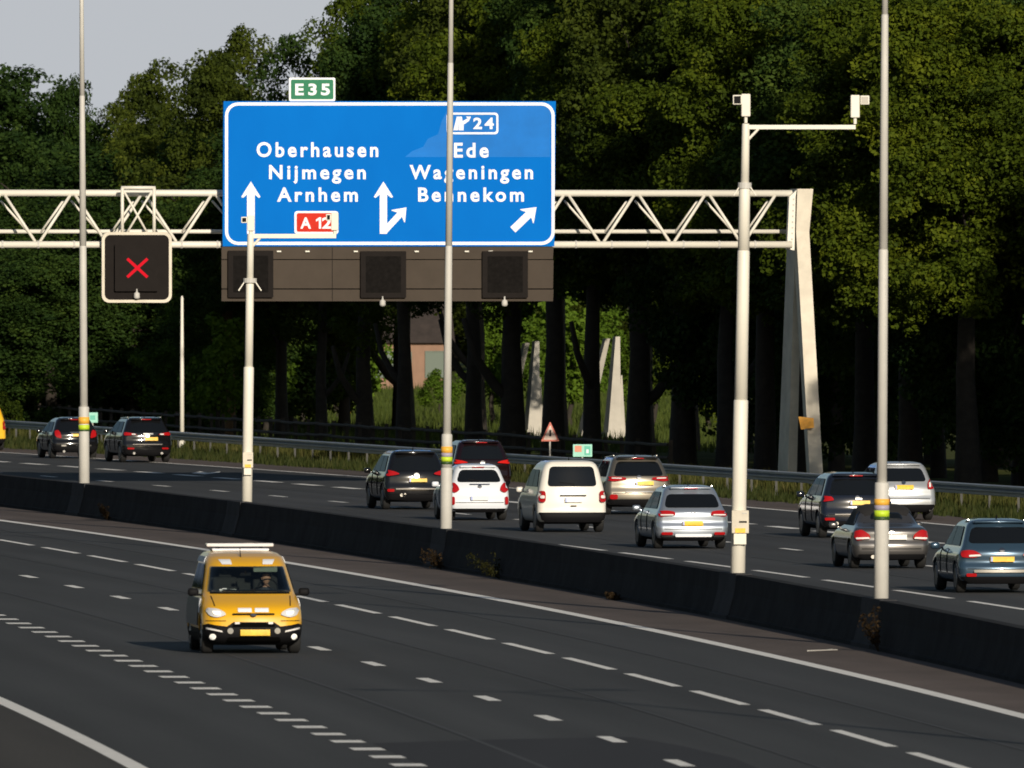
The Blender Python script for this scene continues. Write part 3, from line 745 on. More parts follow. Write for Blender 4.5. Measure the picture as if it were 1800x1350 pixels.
def build_car(spec):
    kind, L, W, H = spec['kind'], spec['L'], spec['W'], spec['H']
    s = (spec['y'] - HZ) / EYE; D = FPX / s; X = (spec['x'] - 900) / s
    sl = spec.get('slope', RRS(D)) ; yaw = math.atan(-sl)
    fwd = Vector((-math.sin(yaw), math.cos(yaw), 0))
    root = thing(spec['name'], spec['label'], spec['cat'], Vector((X, D, 0)) - (fwd * spec.get('back', .0)), yaw, spec.get('group'))
    pm = spec['paint']
    keys = spec.get('keys') or keys_for(kind, L, W, H)
    bm = body_bm(keys, **spec.get('ring', {}))
    bvh = BVHTree.FromBMesh(bm)
    bo = obj("body", bm, pm, None, True)
    r = spec.get('r', .325); ya, yb = spec.get('axles', (.82, L - .9)); tw = .215; tx = W / 2 - tw / 2 - .015
    # wheel arches
    cb = B()
    for y in (ya, yb):
        for sx in (-1, 1):
            tube(cb, (sx * (W / 2 - .30), y, r + .01), (sx * (W / 2 + .2), y, r + .01), r + .055, seg=28)
    arches = [(spec.get('cutter'))] if spec.get('cutter') else []
    cut = obj("cutter", cb, M['black'])
    cuts = [cut] + ([obj("cutter", c, M['black']) for c in arches])
    for c in cuts:
        md = bo.modifiers.new("cut", 'BOOLEAN'); md.operation = 'DIFFERENCE'; md.solver = 'EXACT'; md.object = c
    dg = bpy.context.evaluated_depsgraph_get(); me = bpy.data.meshes.new_from_object(bo.evaluated_get(dg))
    bo.modifiers.clear(); old = bo.data; bo.data = me; bpy.data.meshes.remove(old); me.name = "body"
    try: me.set_sharp_from_angle(angle=R_(50))
    except Exception: pass
    for c in cuts: bpy.data.objects.remove(c)
    me.materials.append(M['black']); cl = spec.get('clad', .27)
    for f in me.polygons:
        if f.center.z < cl: f.material_index = 1
    bo.parent = root
    for y in (ya, yb):
        for sx in (-1, 1): make_wheel(root, (sx * tx, y, r), r, tw, sx)
    # dark underside
    obj("underbody", rounded_box_bm((0, L / 2, .30), (W * .80, L * .86, .16), .03), M['black'], root)
    made = {}
    for dname, side, outline, m, offv, mirror, *par in spec['decals']:
        for fl in ((False, True) if mirror else (False,)):
            if side in ('left',) and mirror: sd = 'right' if fl else 'left'; ol = outline
            else: sd = side; ol = mir(outline) if fl else outline
            o = obj(dname, decal(bvh, ol, sd, offv, L=L, step=spec.get('step', .09)), m, made.get(par[0], root) if par else root, True)
            try: o.data.set_sharp_from_angle(angle=R_(40))
            except Exception: pass
            made[dname] = o
    # mirrors
    my, mz = spec.get('mirror', (L - 1.62, 1.0))
    for sx in (-1, 1):
        b = B(); box(b, (sx * (W / 2 + .095), my, mz), (.20, .12, .145), None, .045)
        box(b, (sx * (W / 2 - .02), my + .02, mz - .05), (.12, .05, .04), None, .01)
        obj("wing_mirror", b, spec.get('mirrormat', pm), root, True)
    for fn in spec.get('extra', []): fn(root, bvh, spec)
    return root
def plate(cx, z0, z1, w=.52, white=False, nm='rear', off=.02):
    m = M['platew'] if white else M['plate']
    return [("number_plate", nm, [(cx - w / 2, z0), (cx + w / 2, z0), (cx + w / 2, z1), (cx - w / 2, z1)], m, off, False),
            ("country_strip", nm, (mir if nm == 'front' else list)([(cx - w / 2 + .005, z0 + .005), (cx - w / 2 + .05, z0 + .005), (cx - w / 2 + .05, z1 - .005), (cx - w / 2 + .005, z1 - .005)]), M['plateblue'], off + .003, False, "number_plate")]
def side_glass(L, H, zb, yr, splits, wtop, kick=.0):
    """side windows: yr rear end at belt; front end at windscreen"""
    zt = H - .17; out = []
    yf0, yf1 = wtop
    edges = [yr] + splits + [None]
    for i in range(len(edges) - 1):
        a, b = edges[i], edges[i + 1]
        a0 = a + .03; a1 = (a + .30 + kick if i == 0 else a + .03)
        b0, b1 = ((yf0, yf1) if b is None else (b - .03, b - .03))
        out.append(("side_window", 'left', chaikin([(a0, zb), (b0, zb), (b1, zt), (a1, zt)], 1), M['sideglass'], .004, True))
    return out
def rear_glass(W, zb, zt, wb, wt): return ("rear_window", 'rear', chaikin([(-wb, zb), (wb, zb), (wt, zt), (-wt, zt)], 2), M['glass'], .004, False)
def antenna(y, z):
    def f(root, bvh, sp):
        b = B(); tube(b, (0, y, z), (0, y - .06, z + .09), .02, .006, 8); obj("antenna", b, M['black'], root)
    return f
def roof_rails(W, H, y0, y1, m):
    def f(root, bvh, sp):
        for sx in (-1, 1):
            b = B(); xx = sx * W * .33
            za = bvh.ray_cast(Vector((xx, y0, 5)), Vector((0, 0, -1)))[0].z; zb_ = bvh.ray_cast(Vector((xx, y1, 5)), Vector((0, 0, -1)))[0].z
            tube(b, (xx, y0, za + .04), (xx, y1, zb_ + .04), .018, seg=8)
            tube(b, (xx, y0, za - .01), (xx, y0, za + .04), .018, seg=8); tube(b, (xx, y1, zb_ - .01), (xx, y1, zb_ + .04), .018, seg=8)
            obj("roof_rail", b, m, root)
    return f
def spoiler(W, H, y, z, w, m, light=True):
    def f(root, bvh, sp):
        b = B(); box(b, (0, y, z), (w * 2, .26, .05), Matrix.Rotation(R_(-6), 3, 'X'), .022); s_ = obj("roof_spoiler", b, m, root, True)
        if light:
            b = B(); box(b, (0, y - .132, z - .005), (.34, .02, .028), None, .006); obj("brake_light", b, M['red'], s_)
    return f
def exhausts(xs, z):
    def f(root, bvh, sp):
        for x in xs:
            b = B(); lathe(b, [(.045, 0), (.045, .22)], 12, base=(x, -.02, z), axis=Matrix.Rotation(R_(-90), 4, 'X')); obj("exhaust_pipe", b, M['chrome'], root)
    return f
def wiper(z, x0, x1, y):
    def f(root, bvh, sp):
        b = B()
        h0 = bvh.ray_cast(Vector((x0, -3, z)), Vector((0, 1, 0)))[0]; h1 = bvh.ray_cast(Vector((x1, -3, z + .05)), Vector((0, 1, 0)))[0]
        tube(b, h0 + Vector((0, -.03, 0)), h1 + Vector((0, -.03, 0)), .012, seg=6); obj("rear_wiper", b, M['black'], root)
    return f
def rect(x0, z0, x1, z1): return [(x0, z0), (x1, z0), (x1, z1), (x0, z1)]
def rrect(x0, z0, x1, z1): return chaikin(rect(x0, z0, x1, z1), 2)
def badge(z, r=.06, m='chrome', off=.01): return ("badge", 'rear', [(r * 1.15 * math.cos(R_(a)), z + r * math.sin(R_(a))) for a in range(0, 360, 30)], M[m], off, False)
def std(L, W, H, zb, rg, sg, bumper=(.62, .24, .44), bm_='black'):
    d = [rear_glass(W, *rg)] + sg
    d.append(("rear_bumper", 'rear', chaikin([(-W * .47, bumper[1]), (W * .47, bumper[1]), (W * .475, bumper[2]), (-W * .475, bumper[2])], 1), M[bm_], .012, False))
    sh = bumper[2] + .16
    d.append(("tailgate_gap", 'rear', [(-W * .40, sh), (W * .40, sh), (W * .40, sh + .014), (-W * .40, sh + .014)], M['black'], .003, False))
    yy = L - 1.75
    for a in (yy, yy - 1.05): d.append(("door_gap", 'left', [(a, .42), (a + .03, .42), (a + .03, zb), (a, zb)], M['black'], .003, True))
    return d
PT = {k: paint(*v) for k, v in dict(
    black=("black_car_paint", (.006, .006, .007), .0, .12, .6), blackblue=("blue_black_car_paint", (.008, .011, .020), .0, .14, .7),
    darkred=("dark_wine_car_paint", (.010, .0035, .0045), .0, .14, .6), white=("white_car_paint", (.70, .73, .78), 0, .3, .8),
    silver=("silver_car_paint", (.45, .50, .57), .75, .30, .8), silver2=("pale_silver_car_paint", (.52, .54, .56), .6, .32, .8),
    bronze=("bronze_car_paint", (.20, .18, .145), .7, .30, .9), grey=("warm_grey_car_paint", (.115, .11, .108), .7, .3, .9),
    blue=("steel_blue_car_paint", (.040, .078, .122), .45, .25, .9), vanwhite=("cream_white_van_paint", (.74, .71, .64), 0, .34, .7),
    yellow=("yellow_van_paint", (.76, .40, .008), 0, .34, .6), yellow2=("bright_yellow_van_paint", (.80, .46, .02), 0, .34, .8)).items()}
GRP = "cars driving away on the far carriageway"
cars = []
# A: black hatchback, far left
L, W, H = 4.0, 1.72, 1.50
cars.append(dict(name="hatchback_car", cat="car", label="small black hatchback with tall red tail lights, partly behind the left lamp post", kind='hatch', L=L, W=W, H=H, x=134, y=806, paint=PT['black'],
    decals=std(L, W, H, .95, (.99, 1.34, .64, .52), side_glass(L, H, .97, .55, [1.5, 2.3], (2.62, 2.0))) + plate(.08, .80, .90) + [
    ("tail_light", 'rear', chaikin([(.52, .72), (.77, .80), (.76, 1.02), (.62, 1.04), (.56, .92)], 2), M['red'], .012, True), ("chrome_strip", 'rear', rrect(-.22, .93, .16, .97), M['chrome'], .012, False),
    ("fog_reflector", 'rear', rrect(.38, .44, .55, .50), M['chrome'], .016, True)], extra=[spoiler(W, H, .50, H - .085, .5, PT['black']), exhausts((-.45,), .26), antenna(.7, H - .01)]))
# B: black SUV
L, W, H = 4.55, 1.80, 1.62
cars.append(dict(name="suv_car", cat="car", label="black SUV with slim red lamps just right of the left lamp post", kind='suv', L=L, W=W, H=H, x=260, y=813, paint=PT['black'],
    decals=std(L, W, H, 1.05, (1.10, 1.44, .66, .54), side_glass(L, H, 1.07, .6, [1.6, 2.6], (2.95, 2.35)), bm_='black') + plate(.10, .78, .90) + [
    ("tail_light", 'rear', chaikin([(.40, .98), (.84, .96), (.84, 1.09), (.62, 1.06), (.42, 1.02)], 2), M['red'], .014, True), ("chrome_strip", 'rear', rrect(-.55, .63, .52, .66), M['satin'], .02, False), ("chrome_strip", 'rear', rrect(-.16, 1.0, .2, 1.04), M['chrome'], .014, False),
    ("lamp_insert", 'rear', rrect(.44, .985, .58, 1.03), M['clear'], .022, True), ("fog_reflector", 'rear', rrect(.50, .47, .74, .53), M['red'], .018, True), badge(.95)],
    extra=[spoiler(W, H, .42, H - .085, .55, PT['black']), exhausts((-.5, .5), .33), antenna(.8, H - .005), roof_rails(W, H, .8, 2.2, M['chrome'])]))
# C: black people carrier
L, W, H = 4.5, 1.84, 1.72
cars.append(dict(name="people_carrier", cat="car", label="black people carrier with pointed red lamps left of the middle lamp post", kind='suv', L=L, W=W, H=H, x=733, y=896, paint=PT['black'],
    decals=std(L, W, H, 1.05, (1.12, 1.54, .70, .58), side_glass(L, H, 1.10, .55, [1.5, 2.6], (2.98, 2.35))) + plate(.03, .80, .90) + [
    ("tail_light", 'rear', chaikin([(.46, 1.03), (.88, .96), (.89, 1.16), (.66, 1.12)], 2), M['red'], .014, True), badge(1.0, .065), ("chrome_strip", 'rear', rrect(-.62, .585, .62, .62), M['satin'], .016, False),
    ("fog_reflector", 'rear', rrect(.66, .52, .86, .60), M['red'], .02, True), ("chrome_strip", 'rear', rrect(-.05, .92, .05, .98), M['chrome'], .016, False)],
    extra=[spoiler(W, H, .40, H - .085, .58, PT['black'], False), exhausts((-.45, -.35), .42), antenna(.85, H - .005)]))
# D: dark wine SUV behind the white hatchback
L, W, H = 4.4, 1.82, 1.72
cars.append(dict(name="suv_car", cat="car", label="dark wine-red SUV half hidden behind the small white hatchback", kind='suv', L=L, W=W, H=H, x=849, y=872, paint=PT['darkred'],
    decals=std(L, W, H, 1.05, (1.12, 1.54, .68, .55), side_glass(L, H, 1.10, .55, [1.5, 2.6], (2.95, 2.35))) + plate(0, .62, .73) + [
    ("tail_light", 'rear', chaikin([(.42, 1.02), (.86, .98), (.86, 1.12), (.60, 1.08)], 2), M['redlit'], .014, True), badge(1.02, .06)],
    extra=[spoiler(W, H, .40, H - .085, .55, PT['darkred']), antenna(.85, H - .005)]))
# E: small white hatchback
L, W, H = 3.85, 1.68, 1.56
cars.append(dict(name="hatchback_car", cat="car", label="small white hatchback with orange-red lamps beside the middle lamp post", kind='hatch', L=L, W=W, H=H, x=844, y=915, paint=PT['white'],
    decals=std(L, W, H, .98, (1.06, 1.40, .63, .50), side_glass(L, H, 1.02, .5, [1.4, 2.2], (2.5, 1.9)), bumper=(.5, .23, .33)) + plate(-.02, .56, .67, .5, True) + [
    ("tail_light", 'rear', chaikin([(.56, .84), (.70, .76), (.82, .84), (.81, 1.02), (.70, 1.06), (.60, .96)], 2), M['red'], .014, True), ("fog_reflector", 'rear', rrect(.70, .44, .80, .66), M['red'], .016, True),
    ("chrome_strip", 'rear', rrect(-.28, .99, .28, 1.015), M['chrome'], .012, False), badge(.94, .05)],
    extra=[spoiler(W, H, .50, H - .085, .5, PT['white']), wiper(1.09, .05, -.3, 0)]))
# F: white delivery van
L, W, H = 4.4, 1.84, 1.90
def caddy_handle(root, bvh, sp):
    b = B(); box(b, (0.02, .0, .70), (.16, .04, .03), None, .01); obj("door_handle", b, M['black'], root)
cars.append(dict(name="delivery_van", cat="van", label="cream white small delivery van with black lower bumper in the middle of the traffic", kind='van', L=L, W=W, H=H, x=1007, y=936, paint=PT['vanwhite'],
    decals=[("rear_window", 'rear', chaikin([(-.66, 1.22), (.66, 1.22), (.60, 1.72), (-.56, 1.72)][:2] + [(.58, 1.74), (-.58, 1.74)], 2), M['glass'], .006, False),
    ("rear_bumper", 'rear', chaikin([(-W * .49, .27), (W * .49, .27), (W * .495, .53), (-W * .495, .53)], 1), M['black'], .03, False)] + side_glass(L, H - .08, 1.20, .6, [1.5, 2.4], (2.9, 2.3)) + plate(.02, .80, .93, .46, True) + [
    ("tail_light", 'rear', rrect(.72, .80, .895, 1.10), M['red'], .022, True), ("lamp_insert", 'rear', rrect(.75, .90, .87, .98), M['clear'], .030, True), ("plate_recess", 'rear', rrect(-.34, .96, .36, .99), M['black'], .012, False), badge(1.1, .075)],
    extra=[caddy_handle, antenna(.8, H), wiper(1.27, .05, -.35, 0)]))
# G: bronze SUV
L, W, H = 4.5, 1.86, 1.68
cars.append(dict(name="suv_car", cat="car", label="bronze SUV with wide red lamps right behind the white van", kind='suv', L=L, W=W, H=H, x=1124, y=905, paint=PT['bronze'],
    decals=std(L, W, H, 1.05, (1.10, 1.50, .72, .58), side_glass(L, H, 1.08, .55, [1.5, 2.6], (2.95, 2.35))) + plate(.15, .84, .95) + [
    ("tail_light", 'rear', chaikin([(.36, 1.0), (.72, .94), (.90, .98), (.90, 1.08), (.60, 1.08), (.38, 1.05)], 2), M['red'], .014, True), ("lamp_insert", 'rear', chaikin([(.50, 1.02), (.78, 1.03), (.78, 1.055), (.50, 1.05)], 1), M['clear'], .022, True),
    ("fog_reflector", 'rear', rrect(.62, .44, .84, .58), M['red'], .018, True), badge(1.06, .06), ("chrome_strip", 'rear', rrect(-.4, .64, .4, .67), M['chrome'], .014, False)],
    extra=[spoiler(W, H, .40, H - .085, .58, PT['black']), roof_rails(W, H, .75, 2.3, M['chrome']), antenna(.85, H - .005)]))
# H: silver estate
L, W, H = 4.75, 1.82, 1.58
cars.append(dict(name="estate_car", cat="car", label="silver estate car with dark red split lamps left of the nearer camera mast", kind='wagon', L=L, W=W, H=H, x=1219, y=965, paint=PT['silver'],
    decals=std(L, W, H, .93, (1.03, 1.36, .70, .60), side_glass(L, H, 1.0, .7, [1.9, 2.9], (3.05, 2.4)), bumper=(.5, .21, .33)) + plate(-.02, .58, .70) + [
    ("tail_light", 'rear', chaikin([(.44, .84), (.86, .80), (.86, .95), (.62, .96), (.46, .93)], 2), M['red'], .014, True), ("lamp_insert", 'rear', rrect(.50, .835, .82, .865), M['clear'], .022, True), badge(.88, .045),
    ("fog_reflector", 'rear', rrect(.52, .35, .80, .42), M['red'], .018, True), ("chrome_strip", 'rear', rrect(-.46, .30, .46, .375), M['white'], .018, False), ("chrome_strip", 'rear', rrect(.50, .29, .80, .34), M['chrome'], .018, True)],
    extra=[spoiler(W, H, .58, H - .075, .52, PT['silver']), roof_rails(W, H, .95, 2.8, M['chrome']), antenna(1.0, H - .005)]))
for c in cars:
    c['decals'] = [tuple(d) for d in c['decals']]
# I: black-blue SUV
L, W, H = 4.6, 1.88, 1.70
cars.append(dict(name="suv_car", cat="car", label="blue-black SUV with orange plate left of the right lamp post", kind='suv', L=L, W=W, H=H, x=1508, y=946, paint=PT['blackblue'],
    decals=std(L, W, H, 1.05, (1.12, 1.53, .72, .60), side_glass(L, H, 1.10, .55, [1.5, 2.6], (2.98, 2.35))) + plate(.06, .86, .97) + [
    ("tail_light", 'rear', chaikin([(.60, .98), (.92, .94), (.92, 1.10), (.66, 1.08)], 2), M['red'], .014, True), ("fog_reflector", 'rear', rrect(.60, .46, .86, .53), M['red'], .018, True), badge(1.05, .05), ("chrome_strip", 'rear', rrect(-.06, .99, .12, 1.04), M['chrome'], .014, False),
    ("chrome_strip", 'rear', rrect(-.6, .60, .6, .63), M['satin'], .014, False)],
    extra=[spoiler(W, H, .40, H - .085, .58, PT['blackblue']), antenna(.85, H - .005), exhausts((-.55, .55), .38)]))
# J: pale silver hatchback behind the right lamp post
L, W, H = 4.2, 1.82, 1.62
cars.append(dict(name="hatchback_car", cat="car", label="pale silver hatchback with tall red and white lamps behind the right lamp post", kind='hatch', L=L, W=W, H=H, x=1590, y=915, paint=PT['silver2'],
    decals=std(L, W, H, .98, (1.08, 1.44, .66, .54), side_glass(L, H, 1.02, .5, [1.5, 2.4], (2.75, 2.1))) + plate(0, .86, .98) + [
    ("tail_light", 'rear', chaikin([(.66, .86), (.88, .88), (.88, 1.14), (.80, 1.18), (.68, 1.06)], 2), M['red'], .014, True), ("lamp_insert", 'rear', chaikin([(.70, .92), (.76, .92), (.77, 1.06), (.71, 1.06)], 1), M['clear'], .022, True), badge(1.05, .05)],
    extra=[spoiler(W, H, .50, H - .085, .52, PT['silver2'], False), antenna(.75, H - .005)]))
# K: grey convertible with closed black soft top
L, W, H = 4.4, 1.80, 1.47
M['softtop'] = mat("black_soft_top", (.012, .011, .011), .85, var=.15, scale=6)
def softtop(root, bvh, sp):
    h = W / 2; LL = sp['L']
    k = [(1.005, .60, LL - 1.52, .86 * h), (1.05, .74, LL - 1.60, .83 * h), (1.12, .88, LL - 1.68, .80 * h), (1.36, 1.16, LL - 1.95, .69 * h), (1.42, 1.30, LL - 2.05, .62 * h), (1.46, 1.45, LL - 2.15, .53 * h), (1.485, 1.7, LL - 2.3, .36 * h)]
    b = body_bm(k, rcr=.25, nsl=16); bv = BVHTree.FromBMesh(b)
    o = obj("soft_top", b, M['softtop'], root, True)
    obj("rear_window", decal(bv, chaikin([(-.40, 1.13), (.40, 1.13), (.33, 1.30), (-.33, 1.30)], 2), 'rear', .005, L=LL), M['glass'], root, True)
cars.append(dict(name="convertible_car", cat="car", label="grey convertible with closed black soft top behind the right lamp post", kind='cabrio', L=L, W=W, H=H, x=1568, y=1000, paint=PT['grey'],
    decals=[("rear_bumper", 'rear', chaikin([(-W * .42, .22), (W * .42, .22), (W * .44, .34), (-W * .44, .34)], 1), M['black'], .012, False)] + side_glass(L, H + .02, 1.03, .95, [1.75], (2.5, 2.1)) + plate(.10, .68, .80, .50, True) + [
    ("tail_light", 'rear', chaikin([(.50, .70), (.82, .66), (.87, .74), (.86, .88), (.70, .92), (.52, .80)], 2), M['red'], .014, True), ("lamp_insert", 'rear', chaikin([(.52, .70), (.84, .69), (.84, .73), (.54, .74)], 1), M['clear'], .022, True),
    badge(.87, .05), ("bumper_crease", 'rear', rrect(-.70, .46, .70, .475), M['black'], .006, False)], extra=[softtop, exhausts((-.45,), .28)]))
# L: steel-blue estate at the right edge
L, W, H = 4.9, 1.86, 1.60
cars.append(dict(name="estate_car", cat="car", label="steel-blue estate car with chrome bumper strip at the right edge of the photo", kind='wagon', L=L, W=W, H=H, x=1762, y=1043, paint=PT['blue'],
    decals=std(L, W, H, .93, (1.08, 1.42, .71, .60), side_glass(L, H, 1.02, .7, [1.95, 2.95], (3.2, 2.5)), bumper=(.5, .21, .36)) + plate(.0, .68, .79) + [
    ("tail_light", 'rear', chaikin([(.42, .82), (.60, .76), (.88, .78), (.88, .92), (.62, .94)], 2), M['red'], .014, True), ("lamp_insert", 'rear', chaikin([(.46, .80), (.72, .79), (.72, .83), (.48, .84)], 1), M['clear'], .022, True), badge(.93, .055),
    ("chrome_strip", 'rear', rrect(-.62, .45, .62, .51), M['chrome'], .018, False), ("fog_reflector", 'rear', rrect(.56, .36, .78, .43), M['red'], .018, True)],
    extra=[spoiler(W, H, .58, H - .075, .55, PT['blue'], False), roof_rails(W, H, .95, 2.9, M['chrome']), antenna(1.0, H - .005)]))
# yellow van at the left edge, mostly outside the picture
L, W, H = 4.4, 1.80, 1.80
cars.append(dict(name="delivery_van", cat="van", label="yellow van cut off by the left edge of the photo", kind='van', L=L, W=W, H=H, x=-29, y=792, paint=PT['yellow2'],
    decals=[("rear_window", 'rear', chaikin([(-.64, 1.15), (.64, 1.15), (.56, 1.62), (-.56, 1.62)], 2), M['glass'], .006, False),
    ("rear_bumper", 'rear', chaikin([(-W * .49, .27), (W * .49, .27), (W * .495, .45), (-W * .495, .45)], 1), M['black'], .03, False)] + side_glass(L, H - .05, 1.15, .6, [1.5, 2.4], (3.5, 2.75)) + plate(0, .70, .82) + [
    ("tail_light", 'rear', rrect(.76, .80, .89, 1.12), M['red'], .022, True), badge(1.0, .06)], extra=[antenna(.8, H)]))
for c in cars:
    c['group'] = GRP; c['decals'] = [d for d in c['decals']]
    if c['kind'] in ('suv', 'van'): c['mirror'] = (c['L'] - 1.55, 1.10); c['r'] = .345
    else: c['mirror'] = (c['L'] - 1.62, .98)
    build_car(c)

# ------------------------------------------------------------------ yellow road-inspection van coming towards us
L, W, H = 4.42, 1.84, 1.84
h = W / 2
vkeys = [(z, a, b, w * h) for z, a, b, w in [(.16, .15, L - .25, .84), (.22, .05, L - .06, .93), (.34, 0, L, .985), (.52, 0, L - .01, 1.), (.60, .03, L - .03, 1.), (.72, .035, L - .06, .995), (.84, .04, L - .16, .985), (.95, .05, L - .40, .97), (1.05, .06, L - .72, .935),
        (1.10, .07, L - .86, .915), (1.2, .09, L - 1.0, .895), (1.58, .20, L - 1.50, .805), (1.68, .23, L - 1.70, .78), (1.76, .27, L - 2.0, .735), (1.815, .34, L - 2.35, .66), (H, .55, L - 2.9, .46)]]
cutb = B(); wo = chaikin([(-.755, 1.12), (.755, 1.12), (.66, 1.57), (-.66, 1.57)], 1); prism(cutb, wo, L - 2.3, L + .3)
M['glassclear'] = None
def clear_glass():
    m = bpy.data.materials.new("windscreen_glass"); m.use_nodes = True; nt = m.node_tree; out = nt.nodes["Material Output"]
    nt.nodes.remove(nt.nodes["Principled BSDF"])
    t = nt.nodes.new("ShaderNodeBsdfTransparent"); t.inputs[0].default_value = (.82, .86, .84, 1)
    g = nt.nodes.new("ShaderNodeBsdfGlossy"); g.inputs["Roughness"].default_value = .03; g.inputs[0].default_value = (.9, .9, .9, 1)
    lw = nt.nodes.new("ShaderNodeLayerWeight"); lw.inputs[0].default_value = .5
    pw = nt.nodes.new("ShaderNodeMath"); pw.operation = 'POWER'; pw.inputs[1].default_value = 4.0; nt.links.new(lw.outputs["Facing"], pw.inputs[0])
    f = nt.nodes.new("ShaderNodeMath"); f.operation = 'MULTIPLY_ADD'; f.inputs[1].default_value = .8; f.inputs[2].default_value = .04; nt.links.new(pw.outputs[0], f.inputs[0]); mx = nt.nodes.new("ShaderNodeMixShader")
    nt.links.new(f.outputs[0], mx.inputs[0]); nt.links.new(t.outputs[0], mx.inputs[1]); nt.links.new(g.outputs[0], mx.inputs[2]); nt.links.new(mx.outputs[0], out.inputs[0]); return m
M['glassclear'] = clear_glass()
M['interior'] = mat("dark_cabin_trim", (.016, .017, .019), .85)
M['grilleblack'] = mat("grille_black", (.004, .004, .004), .9, spec=.0)
M['sidepanel'] = mat("slate_blue_panel", (.07, .08, .11), .4)  # slate blue-grey of the large panel on the van's sides
M['seat'] = mat("dark_seat_cloth", (.018, .018, .02), .9)
M['lamp'] = mat("lit_headlamp", (.9, .88, .8), .2, emit=(1, .93, .8), es=.55)
M['headlens'] = mat("headlamp_lens", (.62, .62, .62), .12, coat=.8)
M['dimlens'] = mat("unlit_lamp_lens", (.30, .29, .27), .12, coat=.8)
Y = M['line'] if False else M['white']
def van_extra(root, bvh, sp):
    # light bar on the rear of the roof
    zt = bvh.ray_cast(Vector((0, .95, 5)), Vector((0, 0, -1)))[0].z
    b = B(); box(b, (0, .95, zt + .095), (1.24, .30, .062), None, .02); lb = obj("light_bar", b, M['clear'], root)
    for x in (-.4, .4):
        b = B(); box(b, (x, .95, zt + .03), (.06, .16, .07)); obj("bracket", b, M['black'], lb)
    b = B(); box(b, (0, .95, zt + .01), (1.05, .55, .04), None, .012); obj("roof_beam", b, M['white'], root)
    b = B(); q = bvh.ray_cast(Vector((.10, L - 1.9, 5)), Vector((0, 0, -1)))[0]; tube(b, q, q + Vector((0, -.15, .17)), .012, .006, 6); obj("antenna", b, M['black'], root)
    for xa, xb in ((-.10, .50), (-.62, -.02)):
        qa, qb = [bvh.ray_cast(Vector((x, L + 3, z)), Vector((0, -1, 0)))[0] + Vector((0, .022, .0)) for x, z in ((xa, 1.13), (xb, 1.16))]
        b = B(); tube(b, qa, qb, .011, seg=6); obj("wiper", b, M['black'], root)
    # cabin
    b = B(); inn = [(x * .985, 1.34 + (z - 1.34) * .985) for x, z in wo]
    n = len(inn); a0 = [b.verts.new((x, L - 2.28, z)) for x, z in inn]
    a1 = []
    for x, z in inn:
        hh = bvh.ray_cast(Vector((x, L + 3, z)), Vector((0, -1, 0)))[0]; a1.append(b.verts.new((x, hh.y - .03, z)))
    b.faces.new(a0)
    for k in range(n): b.faces.new((a0[k], a1[k], a1[(k + 1) % n], a0[(k + 1) % n]))
    obj("cabin_lining", b, M['interior'], root)
    b = B(); box(b, (0, L - 1.15, 1.125), (1.42, .35, .05), None, .02); obj("dashboard", b, M['interior'], root)
    for x in (-.37, .37):
        b = B(); box(b, (x, L - 2.12, 1.22), (.46, .14, .30), None, .05); s_ = obj("seat", b, M['seat'], root, True)
        b = B(); box(b, (x, L - 2.12, 1.44), (.25, .10, .16), None, .04); obj("headrest", b, M['seat'], s_, True)
    b = B()
    for k in range(20):
        a, c = 2 * math.pi * k / 20, 2 * math.pi * (k + 1) / 20
        f_ = lambda t: Vector((-.37 + .18 * math.cos(t), L - 1.46 - .06 * math.sin(t), 1.17 + .17 * math.sin(t)))
        tube(b, f_(a), f_(c), .014, seg=6)
    obj("steering_wheel", b, M['black'], root)
    b = B(); box(b, (-.33, L - 1.58, 1.525), (.44, .03, .12), Matrix.Rotation(R_(20), 3, 'X'), .012)
    obj("sun_visor", b, mat("sun_visor_cloth", (.16, .19, .16), .8), root)
    b = B(); box(b, (.40, L - 1.02, 1.155), (.30, .10, .02)); box(b, (.46, L - 1.02, 1.17), (.08, .08, .02)); obj("papers", b, M['white'], root)
    b = B(); tube(b, (.05, L - 1.3, 1.5), (.05, L - 1.33, 1.44), .01, seg=6); box(b, (.05, L - 1.33, 1.43), (.2, .03, .06), None, .012); obj("inside_mirror", b, M['black'], root)
F = lambda zx, zy: ((845 - zx) / 521, (1188 - zy) / 521)     # readings from the enlarged photo, front view mirrored
lampo = chaikin([(.86, .80), (.80, .70), (.66, .665), (.50, .715), (.52, .765), (.64, .83), (.82, .845)], 2)
